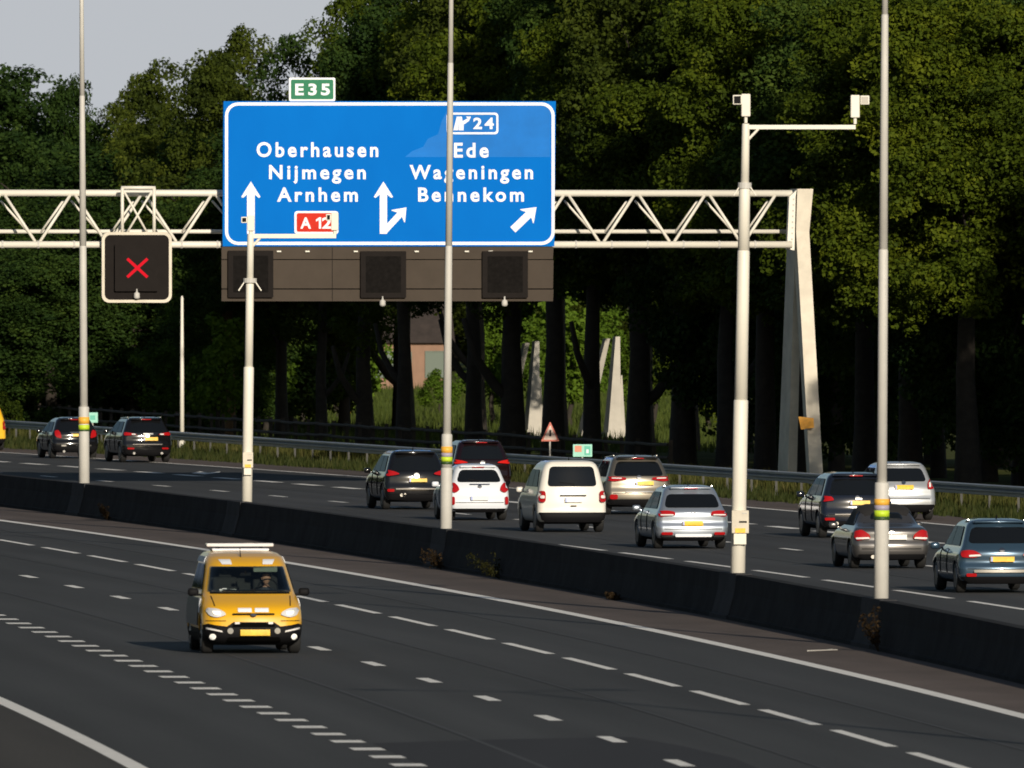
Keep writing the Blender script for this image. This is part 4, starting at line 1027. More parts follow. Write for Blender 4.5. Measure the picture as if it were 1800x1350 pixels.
van = dict(name="inspection_van", cat="van", label="yellow road inspection van with white light bar and lit headlights driving towards the camera", kind='van', L=L, W=W, H=H, x=446, y=1150, paint=PT['yellow'], keys=vkeys, cutter=cutb,
    ring=dict(rcf=.34, bf=.13, rcr=.12), r=.33, axles=(.75, L - .86), mirror=(L - 1.25, 1.11), mirrormat=M['black'], clad=.46, step=.06, slope=None,
    decals=[("windscreen", 'front', [(x * 1.03, 1.34 + (z - 1.34) * 1.03) for x, z in wo], M['glassclear'], .006, False),
    ("scuttle", 'front', rect(-.73, 1.085, .73, 1.118), M['black'], .004, False), ("bonnet_gap", 'front', [(.715, 1.05), (.735, 1.05), (.70, .87), (.68, .87)], M['black'], .003, True), ("bumper_gap", 'front', [(.50, .60), (.86, .60), (.86, .612), (.50, .612)], M['black'], .003, True),
    ("headlight", 'front', lampo, M['headlens'], .012, True), ("lamp_glow", 'front', chaikin([(.76, .79), (.72, .72), (.60, .71), (.60, .78)], 2), M['lamp'], .018, True, "headlight"),
    ("grille_slit", 'front', chaikin([(-.39, .718), (.39, .718), (.38, .745), (-.38, .745)], 1), M['black'], .012, False),
    ("hood_patch", 'front', rect(.03, .765, .28, .84), M['white'], .006, True),
    ("lower_bumper", 'front', [(-.90, .17), (.90, .17), (.905, .53), (.82, .555), (.70, .53), (.49, .505), (.37, .585), (-.37, .585), (-.49, .505), (-.70, .53), (-.82, .555), (-.905, .53)], M['black'], .010, False),
    ("grille", 'front', chaikin([(-.40, .50), (.40, .50), (.36, .57), (-.36, .57)], 1), M['grilleblack'], .016, False),
    ("lower_grille", 'front', chaikin([(-.50, .21), (.50, .21), (.48, .31), (-.48, .31)], 1), M['grilleblack'], .016, False),
    ("daytime_strip", 'front', [(.57, .40), (.86, .455), (.86, .49), (.58, .43)], M['clear'], .018, True),
    ("fog_lamp", 'front', [(.745 + .058 * math.cos(R_(a)), .315 + .055 * math.sin(R_(a))) for a in range(0, 360, 24)], M['lamp'], .020, True),
    ("strobe_lamp", 'front', rrect(.26, .55, .35, .585), M['clear'], .024, True), ("round_lamp", 'front', [(.43 + .055 * math.cos(R_(a)), .425 + .055 * math.sin(R_(a))) for a in range(0, 360, 24)], M['dimlens'], .022, True),
    ("header_patch", 'front', [(.28, 1.61), (.46, 1.61), (.52, 1.70), (.30, 1.70)], M['white'], .006, True),
    ("side_stripe", 'left', [(.35, .50), (L - 1.35, .50), (L - 1.35, 1.0), (.35, 1.0)], M['sidepanel'], .005, True), ("fender_patch", 'left', [(L - 1.15, .74), (L - .95, .74), (L - 1.05, 1.0), (L - 1.25, 1.0)], M['white'], .005, True),
    ("roof_patch", 'left', [(.5, H - .20), (2.2, H - .20), (2.1, H - .10), (.6, H - .10)], M['white'], .005, True),
    ("badge", 'front', [(.055 * math.cos(R_(a)), .715 + .026 * math.sin(R_(a))) for a in range(0, 360, 24)], M['chrome'], .02, False)]
    + side_glass(L, H - .06, 1.16, .5, [1.4, 2.35], (2.95, 2.35)) + plate(-.02, .34, .45, .54, nm='front', off=.03)[:1] + [("sill_trim", 'left', [(.6, .2), (3.6, .2), (3.6, .36), (.6, .36)], M['black'], .006, True)],
    extra=[van_extra])
Dv = FPX * EYE / (1150 - HZ)
sv = RS(Dv); yaw_v = math.atan(-sv)
van_fwd = Vector((math.sin(yaw_v), -math.cos(yaw_v), 0))
def build_oncoming(spec):
    spec = dict(spec); spec['slope'] = sv
    root = build_car(spec)
    s = (spec['y'] - HZ) / EYE
    front = Vector(((spec['x'] - 900) / s, FPX / s, 0))
    root.rotation_euler = (0, 0, yaw_v + math.pi); root.location = front - van_fwd * spec['L']
    return root
van_root = build_oncoming(van)

# the driver, sitting behind the windscreen
def build_driver(parent_root):
    M['skin'] = mat("skin", (.42, .23, .16), .6); M['jacket'] = mat("dark_jacket", (.03, .035, .05), .85); M['hair'] = mat("dark_hair", (.03, .02, .014), .8)
    sx = -.37; y0 = L - 1.98
    pts = [(sx, y0, .80), (sx, y0, 1.0), (sx, y0 + .01, 1.20), (sx, y0 + .02, 1.30), (sx, y0 + .03, 1.38),
           (sx - .19, y0 + .02, 1.20), (sx - .25, y0 + .16, 1.02), (sx - .16, y0 + .42, 1.16), (sx - .13, y0 + .48, 1.20),
           (sx + .19, y0 + .02, 1.20), (sx + .25, y0 + .16, 1.02), (sx + .16, y0 + .42, 1.16), (sx + .13, y0 + .48, 1.20)]
    ed = [(0, 1), (1, 2), (2, 3), (3, 4), (2, 5), (5, 6), (6, 7), (7, 8), (2, 9), (9, 10), (10, 11), (11, 12)]
    rad = [.16, .17, .16, .065, .06, .075, .05, .035, .03, .075, .05, .035, .03]
    for hx in (-1, 1):
        w = 8 if hx < 0 else 12
        for k in range(5):
            b0 = len(pts); a = (k - 2) * .014
            p = Vector(pts[w])
            pts.append(tuple(p + Vector((a, .035, .035 + (.004 if k in (1, 2, 3) else -.01))))); pts.append(tuple(p + Vector((a * 1.1 - hx * .01, .06, .02)))); pts.append(tuple(p + Vector((a * 1.1 - hx * .016, .055, -.005))))
            ed += [(w, b0), (b0, b0 + 1), (b0 + 1, b0 + 2)]; rad += [.010, .009, .008]
    me = bpy.data.meshes.new("person"); me.from_pydata([tuple(q) for q in pts], ed, [])
    o = bpy.data.objects.new("person", me); COL.objects.link(o)
    md = o.modifiers.new("skin", 'SKIN')
    for k, r in enumerate(rad): me.skin_vertices[0].data[k].radius = (r, r)
    me.skin_vertices[0].data[0].use_root = True
    o.modifiers.new("sub", 'SUBSURF').levels = 2
    dg = bpy.context.evaluated_depsgraph_get(); m2 = bpy.data.meshes.new_from_object(o.evaluated_get(dg)); o.modifiers.clear(); o.data = m2
    m2.materials.clear(); m2.materials.append(M['jacket']); m2.materials.append(M['skin'])
    # head as part of the same body mesh
    bm = B(); bm.from_mesh(m2)
    for f in bm.faces:
        c = f.calc_center_median(); f.material_index = 1 if (c.z > 1.32 and abs(c.x - sx) < .1) or (c.y > y0 + .47) else 0
    r = bmesh.ops.create_uvsphere(bm, u_segments=20, v_segments=14, radius=1)
    for v in r['verts']:
        q = v.co.copy(); x, y, z = q.x * .078, q.y * .098, q.z * .118
        if z < -.02: x *= 1 - .25 * min(1, (-z - .02) / .1)
        if y > .07 and abs(x) < .02 and -.03 < z < .02: y += .022            # nose
        if y > .06 and .01 < abs(x) < .05 and .005 < z < .035: y -= .008     # eye sockets
        v.co = Vector((sx + x, y0 + .05 + y, 1.475 + z))
        for f in v.link_faces: f.material_index = 1
    for e in (-1, 1):
        rr = bmesh.ops.create_icosphere(bm, subdivisions=1, radius=.024, matrix=Matrix.Translation((sx + e * .078, y0 + .05, 1.475)) @ Matrix.Diagonal((.4, .8, 1.2, 1)))
        for v in rr['verts']:
            for f in v.link_faces: f.material_index = 1
    bm.to_mesh(m2); bm.free(); m2.polygons.foreach_set("use_smooth", [True] * len(m2.polygons))
    hb = B(); bmesh.ops.create_uvsphere(hb, u_segments=16, v_segments=10, radius=1)
    bmesh.ops.delete(hb, geom=[v for v in hb.verts if v.co.z < -.1 or (v.co.y > .35 and v.co.z < .45)], context='VERTS')
    for v in hb.verts: v.co = Vector((sx + v.co.x * .084, y0 + .045 + v.co.y * .105, 1.48 + v.co.z * .125))
    hr = obj("hair", hb, M['hair'], o, True)
    o.matrix_world = Matrix.Translation(parent_root.location + Vector((0, 0, -.13))) @ Matrix.Rotation(parent_root.rotation_euler.z, 4, 'Z')
    tag(o, "driver in a dark jacket holding the steering wheel of the yellow van", "person")
build_driver(van_root)
# ------------------------------------------------------------------ roadside: guard rail, small signs, fence
guard = fitline([(20, 742), (175, 749), (302, 757), (445, 766), (670, 784), (940, 803), (1315, 825), (1800, 855)], .75)
gd_lo, gd_hi = 330.0, 800.0
def guardX(D): return guard(D) if D > 480 else guard(480) + (RR(D) - RR(480))
M['railpost'] = mat("dull_rail_post", (.07, .07, .065), .8, var=.2)
rail = thing("guard_rail", "long galvanised steel guard rail along the grass verge of the far carriageway", "guard rail")
prof_g = [(-.045, .45), (.0, .46), (.0, .53), (-.07, .56), (-.07, .60), (.0, .63), (-.07, .68), (-.07, .73), (-.02, .752), (.10, .755), (.10, .735), (.02, .70), (.03, .45)]
bm = B(); prev = None; D = gd_lo
while D < gd_hi:
    row = [bm.verts.new((guardX(D) + x, D, z)) for x, z in prof_g]
    if prev:
        for a in range(len(prof_g)): bm.faces.new((prev[a], prev[(a + 1) % len(prof_g)], row[(a + 1) % len(prof_g)], row[a]))
    else: bm.faces.new(row)
    prev = row; D += 4
bm.faces.new(prev[::-1]); obj("rail_beam", bm, M['steel'], rail)
D = 470.0
while D < 760:
    bm = B(); box(bm, (guardX(D) + .09, D, .34), (.07, .06, .76)); obj("post", bm, M['railpost'], rail); D += 4.0

# thin white post behind the rail (photo x 320)
def at_rail(px, off=1.2):
    """point on the ground just behind the guard rail in column px"""
    D = 480.0
    while D < 790:
        if (px - 900) / FPX * D > guardX(D) + off: return D
        D += .5
    return D
Dp = at_rail(320, 1.0); sp = FPX / Dp; xp = (320 - 900) / sp
w = thing("mast", "slender pale post standing alone on the verge left of the blue sign", "post", (xp, Dp, 0))
ztop = EYE + (HZ - 520) / sp
bm = B(); lathe(bm, [(.085, 0), (.075, ztop * .5), (.055, ztop - .1), (.03, ztop)], 12); obj("post_shaft", bm, M['cream'], w, True)
bm = B(); lathe(bm, [(.13, 0), (.13, .3), (.09, .35)], 12); obj("post_foot", bm, M['cream'], w, True)
# hectometre signs and the warning triangle
M['tealsign'] = mat("pale_green_sign", (.28, .62, .50), .5, var=.08, scale=5)
M['signredpale'] = mat("faded_red_panel", (.62, .22, .13), .5, var=.1, scale=6)
M['signgreen'] = mat("green_panel", (.08, .45, .33), .5, var=.1, scale=6)
def km_sign(x0, y0, x1, y1, label, coloured):
    D = at_rail((x0 + x1) / 2, .6); s = FPX / D; q = P((x0 + x1) / 2, (y0 + y1) / 2, D)
    t = thing("distance_sign", label, "road sign", (q.x, D, 0), .12)
    w_, h_ = (x1 - x0) / s, (y1 - y0) / s
    bm = B(); tube(bm, (0, .05, 0), (0, .05, q.z), .03, seg=8); obj("sign_post", bm, M['pole'], t)
    bm = B(); box(bm, (0, 0, q.z), (w_, .03, h_), None, .008); p_ = obj("sign_panel", bm, M['tealsign'], t)
    if coloured:
        bm = B(); box(bm, (-w_ * .23, -.018, q.z + h_ * .14), (w_ * .36, .01, h_ * .5)); obj("red_field", bm, M['signredpale'], p_)
        bm = B(); box(bm, (w_ * .25, -.018, q.z), (w_ * .32, .01, h_ * .72)); g_ = obj("green_field", bm, M['signgreen'], p_)
        bm = B(); box(bm, (w_ * .25, -.024, q.z - h_ * .06), (w_ * .12, .006, h_ * .3)); obj("digit", bm, M['white'], p_)
    else:
        bm = B(); box(bm, (-w_ * .02, -.018, q.z), (w_ * .5, .01, h_ * .45)); obj("green_field", bm, M['signgreen'], p_)
km_sign(1007, 781, 1041, 803, "small pale green distance sign with a red and a green field above the white van", True)
km_sign(154, 725, 172, 743, "small pale green distance sign beside the left lamp post above the black hatchback", False)
Dt = at_rail(967, 1.0); st = FPX / Dt; q = P(967, 760, Dt)
t = thing("warning_sign", "red-edged triangular warning sign on a thin post behind the guard rail", "road sign", (q.x, Dt, 0), .12)
bm = B(); tube(bm, (0, .05, 0), (0, .05, q.z), .03, seg=8); obj("sign_post", bm, M['pole'], t)
a_ = 16.5 / st; h_ = 35 / st; M['signredpale2'] = mat("sun_bleached_red", (.50, .13, .09), .6)
bm = B(); prism(bm, chaikin([(-a_, q.z - h_ * .45), (a_, q.z - h_ * .45), (0, q.z + h_ * .55)], 1), -.02, .0); obj("sign_rim", bm, M['signredpale2'], t)
M['palepink'] = mat("weathered_sign_face", (.66, .50, .42), .55, var=.08, scale=8)
bm = B(); prism(bm, chaikin([(-a_ * .74, q.z - h_ * .37), (a_ * .74, q.z - h_ * .37), (0, q.z + h_ * .38)], 1), -.026, -.018); obj("sign_face", bm, M['palepink'], t)
bm = B(); prism(bm, rect(-.03, q.z - h_ * .2, .03, q.z + h_ * .12), -.03, -.024); obj("sign_symbol", bm, M['black'], t)
# yellow marker post out on the meadow
q = G(613, 735); t = thing("marker_post", "small yellow marker post standing in the meadow between two trunks", "post", (q.x, q.y, 0))
bm = B(); lathe(bm, [(.09, 0), (.10, .5), (.12, .6), (.12, .85), (.07, .95)], 10); obj("marker_body", bm, mat("marker_yellow", (.75, .42, .02), .6), t, True)
bm = B(); lathe(bm, [(.125, .62), (.125, .72)], 10); obj("marker_band", bm, M['orange'], t)
# dark wooden post-and-rail fence between verge and meadow
def fenceX(D): return guardX(D) + 4.2
fe = thing("wooden_fence", "dark weathered post-and-rail fence running in front of the tree trunks", "fence")
bmr = [B(), B()]; D = 562.0; k = 0
while D < 745:
    a, b = Vector((fenceX(D), D, 0)), Vector((fenceX(D + 3), D + 3, 0))
    bm = B(); box(bm, a + Vector((0, 0, .62)), (.13, .13, 1.3)); obj("fence_post", bm, M['wood'], fe)
    for i, z in enumerate((.70, 1.12)): tube(bmr[i], a + Vector((-.08, 0, z + random.uniform(-.03, .03))), b + Vector((-.08, 0, z + random.uniform(-.03, .03))), .055, seg=6)
    D += 3
for b in bmr: obj("fence_rail", b, M['wood'], fe)

# ------------------------------------------------------------------ grass on the verges
def grass(name, spots, mats, hmin, hmax, seed):
    rng = np.random.default_rng(seed); n = len(spots)
    pos = np.array(spots); ang = rng.uniform(0, math.pi, n); hh = rng.uniform(hmin, hmax, n) * rng.choice([.6, .8, 1, 1.2], n); lean = rng.normal(0, .16, (n, 2)) * hh[:, None]
    wd = rng.uniform(.02, .05, n)
    d = np.stack([np.cos(ang) * wd, np.sin(ang) * wd], 1)
    V = np.zeros((n, 3, 3)); V[:, 0, :2] = pos[:, :2] - d; V[:, 1, :2] = pos[:, :2] + d; V[:, 2, :2] = pos[:, :2] + lean; V[:, 2, 2] = hh
    V[:, :, 2] += pos[:, 2:3] - .02
    me = bpy.data.meshes.new(name); me.vertices.add(n * 3); me.vertices.foreach_set("co", V.reshape(-1))
    me.loops.add(n * 3); me.loops.foreach_set("vertex_index", np.arange(n * 3)); me.polygons.add(n); me.polygons.foreach_set("loop_start", np.arange(0, n * 3, 3)); me.update(calc_edges=True)
    me.materials.append(mats); o = bpy.data.objects.new(name, me); COL.objects.link(o); o["kind"] = "stuff"; o["label"] = "grass growing on the road verge"; return o
GM = leaf_mat("verge_grass", ((.016, .026, .006), (.038, .050, .012), (.09, .085, .026)), .3)
rng = np.random.default_rng(5); sp = []
for _ in range(46000):
    D = rng.uniform(470, 770); a = RR(D) + 31.3; b = guardX(D) + 4.5
    sp.append((rng.uniform(a, b), D, 0))
grass("verge_grass", sp, GM, .10, .36, 1)
GM2 = leaf_mat("tall_dry_grass", ((.03, .04, .008), (.07, .075, .018), (.15, .13, .045)), .3)
sp = []
for _ in range(26000):
    D = rng.uniform(470, 700)
    clump = noise.noise(Vector((D * .12, 3.1, 0)))
    if clump < -.15: continue
    sp.append((guardX(D) + rng.uniform(.25, 3.0), D, 0))
grass("tall_grass", sp, GM2, .30, .62, 2)
MG = leaf_mat("meadow_grass", ((.035, .055, .011), (.07, .095, .017), (.12, .14, .03)), .3)
sp = []
for _ in range(40000):
    D = rng.uniform(640, 1000); x = rng.uniform(-520, 420) / FPX * D
    if x > guardX(min(D, 790)) + 4 + max(0, D - 790) * -.25: sp.append((x, D, 0))
grass("meadow_grass", sp, MG, .15, .5, 3)

# ------------------------------------------------------------------ trees
def leaves_mesh(name, centres, radii, per, size, rng, squash=.8, shell=.55):
    """clumps of leaf blades; every leaf is a folded diamond of its own"""
    n = int(sum(per)); C = np.repeat(np.array(centres), per, axis=0); Rr = np.repeat(np.array(radii), per)
    d = rng.normal(size=(n, 3)); d /= np.linalg.norm(d, axis=1)[:, None]
    rad = Rr * (shell + (1 - shell) * rng.random(n) ** .6)
    Pp = C + d * rad[:, None] * np.array([1, 1, squash])
    nrm = d * .9 + rng.normal(size=(n, 3)) * .55 + np.array([0, 0, .35]); nrm /= np.linalg.norm(nrm, axis=1)[:, None]
    t = np.cross(nrm, rng.normal(size=(n, 3))); t /= np.linalg.norm(t, axis=1)[:, None]; b = np.cross(nrm, t)
    s = size * rng.uniform(.6, 1.35, n)
    V = np.zeros((n, 4, 3))
    V[:, 0] = Pp - t * s[:, None] * .62; V[:, 1] = Pp - b * s[:, None] * .40 + nrm * s[:, None] * .12; V[:, 2] = Pp + t * s[:, None] * .62; V[:, 3] = Pp + b * s[:, None] * .40 + nrm * s[:, None] * .12
    me = bpy.data.meshes.new(name); me.vertices.add(n * 4); me.vertices.foreach_set("co", V.reshape(-1))
    idx = (np.arange(n)[:, None] * 4 + np.array([0, 1, 2, 0, 2, 3])[None]).reshape(-1)
    me.loops.add(n * 6); me.loops.foreach_set("vertex_index", idx); me.polygons.add(n * 2); me.polygons.foreach_set("loop_start", np.arange(0, n * 6, 3)); me.update(calc_edges=True)
    return me
def crown_mesh(name, seed, rx, z0, z1, nlobe, per, size, lump=.35, taper=.0, rc=(.45, .85), lr=(1.2, 2.3), ncl=15):
    """crown = irregular lobes on an uneven envelope, each lobe built of leaf clumps, plus a few loose sprays"""
    rng = np.random.default_rng(seed); cs, rs, ps = [], [], []; lobes = []
    cz, hz = (z0 + z1) / 2, (z1 - z0) / 2
    while len(lobes) < nlobe:
        d = rng.normal(size=3); d /= np.linalg.norm(d)
        f = 1 + lump * 2.0 * noise.noise(Vector((d[0] * 1.6 + seed, d[1] * 1.6, d[2] * 1.6)))
        R = rng.uniform(*lr); r = f * (rng.uniform(.86, 1.0) if rng.random() < .8 else rng.uniform(.3, .8)); k = 1 - taper * max(0, d[2])
        p = np.array([d[0] * max(.3, rx - R * .6) * r * k, d[1] * max(.3, rx - R * .6) * r * k, cz + d[2] * (hz - R * .6) * r])
        if p[2] < z0: continue
        lobes.append((p, R * (.75 if p[2] > z1 - 3 else 1)))
    for p, R in lobes:
        out = p - np.array([0, 0, cz - hz * .3]); out /= np.linalg.norm(out) + 1e-6
        n = int(ncl * (R / 1.7) ** 2) + 3
        for _ in range(n):
            d = rng.normal(size=3) + out * .55; d /= np.linalg.norm(d)
            q = p + d * R * rng.uniform(.7, 1.08) * np.array([1, 1, .8]); rr = rng.uniform(*rc)
            cs.append(q); rs.append(rr); ps.append(int(per * rr * rr))
        for _ in range(2):
            d = rng.normal(size=3) + out * 1.2; d /= np.linalg.norm(d); q = p + d * R * rng.uniform(1.15, 1.38); cs.append(q); rs.append(.34); ps.append(int(per * .13))
    return leaves_mesh(name, cs, rs, ps, size, rng), [tuple(l[0]) for l in lobes]
def trunk_mesh(name, seed, r0, h, cs, z0, nl=9, lean=.0, fork=None):
    rnd = random.Random(seed); bm = B(); seg = 12
    pts = [Vector((0, 0, -.1))]; rr = [r0 * 1.35]
    n = 7
    for k in range(1, n + 1):
        f = k / n; pts.append(Vector((lean * f * h + rnd.uniform(-.07, .07), rnd.uniform(-.07, .07), h * f))); rr.append(r0 * (1.08 - .62 * f) if k > 1 else r0 * 1.05)
    def chain(pts, rr):
        prev = None
        for i, (p, r) in enumerate(zip(pts, rr)):
            d = (pts[min(i + 1, len(pts) - 1)] - pts[max(i - 1, 0)]).normalized(); q = Vector((0, 0, 1)).rotation_difference(d)
            row = [bm.verts.new(p + q @ Vector((r * (1 + .10 * math.sin(3 * a + i)) * math.cos(a), r * (1 + .1 * math.cos(2 * a + i)) * math.sin(a), 0))) for a in [2 * math.pi * k / seg for k in range(seg)]]
            if prev:
                for k in range(seg): bm.faces.new((prev[k], prev[(k + 1) % seg], row[(k + 1) % seg], row[k]))
            prev = row
        bm.faces.new(prev)
    chain(pts, rr)
    big = sorted(cs, key=lambda c: rnd.random())[:nl]
    for c in big:
        c = Vector(c); i = rnd.randint(3, n - 1); a = pts[i]; mid = a.lerp(c, .5) + Vector((rnd.uniform(-.5, .5), rnd.uniform(-.5, .5), rnd.uniform(-.2, .7)))
        r = rr[i] * .42; chain([a, a.lerp(mid, .5) + Vector((0, 0, .1)), mid, mid.lerp(c, .6), c], [r, r * .8, r * .55, r * .35, r * .12])
    if fork:
        for sx, zz, ln in fork:
            a = Vector((0, 0, zz)); chain([a, a + Vector((sx * ln * .35, 0, ln * .30)), a + Vector((sx * ln * .75, .1, ln * .85)), a + Vector((sx * ln, .2, ln * 1.6))], [r0 * .55, r0 * .48, r0 * .4, r0 * .28])
    me = bpy.data.meshes.new(name); bmesh.ops.recalc_face_normals(bm, faces=bm.faces[:]); bm.to_mesh(me); bm.free()
    me.polygons.foreach_set("use_smooth", [True] * len(me.polygons)); me.materials.append(M['bark']); return me
LM = {'oak': leaf_mat("oak_leaves", ((.015, .028, .003), (.056, .084, .005), (.140, .168, .010)), .28),
      'olive': leaf_mat("olive_leaves", ((.018, .030, .004), (.058, .080, .008), (.122, .140, .016)), .28),
      'deep': leaf_mat("deep_green_leaves", ((.009, .025, .005), (.034, .066, .011), (.085, .125, .016)), .28),
      'fresh': leaf_mat("fresh_green_leaves", ((.045, .085, .008), (.085, .15, .012), (.13, .20, .02)), .3)}
KIND = {}
def kind(nm, seed, rx, z0, z1, nlb, per, size, r0, th, **kw):
    fork = kw.pop('fork', None); nl = kw.pop('nl', 9)
    cm, cs = crown_mesh("crown", seed, rx, z0, z1, nlb, per, size, **kw); KIND[nm] = (cm, trunk_mesh("trunk", seed, r0, th, cs, z0, nl, 0, fork))
kind('oak1', 11, 4.9, 6.6, 22.5, 44, 230, .165, .42, 17, lump=.34)
kind('oak2', 12, 5.3, 6.8, 23.5, 48, 230, .165, .46, 17, lump=.36, fork=[(1, 2.4, 2.2)])
kind('oak3', 13, 4.5, 6.2, 21.5, 40, 230, .165, .34, 16, lump=.40, fork=[(-1, 3.0, 1.8)])
kind('tall1', 21, 4.7, 1.2, 16, 44, 215, .165, .30, 12, lump=.30)
kind('tall2', 22, 4.2, 1.0, 15, 40, 215, .165, .28, 12, lump=.38)
kind('tall3', 23, 3.5, .8, 16, 36, 215, .16, .26, 13, lump=.40, taper=.35, lr=(.9, 1.8))
kind('bush1', 31, 1.5, .1, 3.2, 12, 330, .14, .08, 1.6, lump=.35, rc=(.25, .5), lr=(.5, .8), ncl=40, nl=5)
kind('bush2', 32, 1.2, .3, 4.6, 13, 330, .14, .09, 2.6, lump=.35, rc=(.25, .5), lr=(.5, .8), ncl=40, nl=5)
used_kind = set()
def tree(name, label, kd, leaf, x, D, sc=1.0, sz=1.0, rot=None, group=None, cat="tree", bark='bark', z=0.0):
    t = thing(name, label, cat, (x, D, z), random.uniform(0, 6.28) if rot is None else rot, group)
    t.scale = (sc, sc, sc * sz)
    for me, nm, m in ((KIND[kd][1], "trunk", M[bark]), (KIND[kd][0], "crown", LM[leaf])):
        if not me.materials: me.materials.append(m)
        o = bpy.data.objects.new(nm, me); COL.objects.link(o); o.parent = t
        o.material_slots[0].link = 'OBJECT'; o.material_slots[0].material = m
    return t
ordn = ["first", "second", "third", "fourth", "fifth", "sixth", "seventh", "eighth", "ninth", "tenth", "eleventh"]
row = [(495, 674), (565, 668), (640, 656), (710, 648), (832, 632), (901, 624), (972, 616), (1042, 607), (1122, 600), (1200, 591), (1276, 584)]
for k, (px, D) in enumerate(row):
    kd = ('oak1', 'oak3', 'oak2')[k % 3]
    if px in (1200, 1122): kd = 'oak2'
    if px in (565, 710): kd = 'oak3'
    tree("oak_tree", f"tall tree with bare dark trunk behind the fence, {ordn[k]} trunk from the left", kd, ('oak', 'olive', 'oak', 'deep')[k % 4], (px - 900) / FPX * D, D,
         (.62, .64, .66, .80, .84)[min(k, 4)], (.80, .95, 1.0, 1.02)[min(k, 3)] if k < 4 else random.uniform(.98, 1.06), rot=(0.15 if px in (1200, 1122) else None), group="roadside row of tall trees")
GF = "trees of the wood behind the roadside row"
def wood(kd, leaf, px, D, sc, sz=1.0, top=None, label=None, name="forest_tree"):
    tree(name, label or {'oak': "tall green tree of the wood on the right behind the gantry", 'olive': "olive-green tree of the wood behind the gantry", 'deep': "dark green tree of the wood beyond the motorway", 'fresh': "fresh green young tree at the edge of the wood"}[leaf],
         kd, leaf, (px - 900) / FPX * D, D, sc, sz, group=GF + (" - " + leaf))
# right wood: dense, close to the rail
for px, D, kd, lf, sc, sz in ((1345, 566, 'oak1', 'oak', .95, 1), (1420, 572, 'oak1', 'oak', 1, 1), (1520, 560, 'oak1', 'deep', 1, 1), (1600, 548, 'oak1', 'oak', .95, 1), (1700, 541, 'oak1', 'oak', .95, 1.0), (1800, 547, 'oak1', 'oak', 1, 1), (1890, 541, 'oak1', 'oak', 1, 1),
                             (1370, 590, 'tall1', 'deep', 1, 1), (1470, 586, 'tall2', 'deep', 1.05, 1), (1560, 575, 'tall1', 'deep', 1, 1), (1650, 566, 'tall2', 'deep', 1, 1), (1740, 556, 'tall3', 'deep', 1, 1), (1820, 545, 'tall1', 'deep', 1, 1), (1910, 556, 'tall1', 'deep', 1, 1),
                             (1400, 625, 'tall1', 'deep', 1.3, 1), (1520, 615, 'tall2', 'deep', 1.4, 1), (1640, 605, 'tall1', 'deep', 1.4, 1), (1760, 596, 'tall2', 'deep', 1.4, 1), (1870, 590, 'tall1', 'deep', 1.4, 1)):
    hk = max(v.co.z for v in KIND[kd][0].vertices); need = EYE + (HZ + 20 + (D - 520) * .9) / FPX * D
    wood(kd, lf, px, D, min(sc, 1.15) * .85, need / hk / (min(sc, 1.15) * .85))
# trees of the same wood just outside the right edge: their shade lies on the trunks and the gantry foot
for X_, D_, h_ in ((20.6, 496, 16.4), (24.7, 505, 20.8), (29, 508, 21.5), (27, 488, 18.5), (33, 500, 20), (23.5, 484, 15.5), (38, 512, 20), (25, 515, 19.5), (28, 522, 19)):
    hk = max(v.co.z for v in KIND['tall1'][0].vertices)
    tree("forest_tree", "tree of the wood just outside the right edge of the photo", 'tall1', 'deep', X_, D_, .9, h_ / hk / .9, group="trees outside the right edge")
# upper crowns behind the row, above the sign
for px, D, kd, lf, sc, sz in ((708, 712, 'oak2', 'oak', .9, 1), (838, 700, 'oak3', 'olive', 1.0, 1), (978, 680, 'oak1', 'deep', 1.0, 1), (1128, 658, 'oak1', 'oak', 1.05, 1), (1206, 648, 'oak2', 'olive', 1.05, 1), (1300, 640, 'oak1', 'deep', 1.1, 1)):
    hk = max(v.co.z for v in KIND[kd][0].vertices); need = EYE + (HZ + 90) / FPX * D
    wood(kd, lf, px, D, sc * .95, need / hk / (sc * .95))
# left wood, its tops against the sky
def topped(px, ytop, D, kd, lf, wide, lab, nm="forest_tree"):
    z = EYE + (HZ - ytop) / FPX * D; hk = max(v.co.z for v in KIND[kd][0].vertices)
    tree(nm, lab, kd, lf, (px - 900) / FPX * D, D, wide, z / hk / wide, group="trees of the wood on the left")
lw = [(-90, 110, 790, 'tall1', 'deep', 1.2), (-10, 100, 780, 'tall2', 'deep', 1.25), (60, 112, 775, 'tall1', 'deep', 1.15), (115, 128, 770, 'tall2', 'deep', .7), (205, 172, 800, 'tall1', 'olive', .8), (238, 122, 765, 'tall3', 'olive', .6), (300, 100, 750, 'tall1', 'olive', .75), (362, 74, 740, 'tall2', 'olive', .8), (440, 40, 730, 'tall3', 'olive', .8), (400, 84, 722, 'tall1', 'olive', .75), (505, 52, 715, 'tall3', 'deep', .8), (604, -40, 705, 'tall3', 'oak', .8)]
for k, (px, yt, D, kd, lf, wd) in enumerate(lw):
    topped(px, yt, D, kd, lf, wd, f"{dict(deep='dark green', olive='olive-brown', oak='bright green')[lf]} tree of the left wood, {ordn[k] if k < 11 else 'twelfth'} treetop from the left")
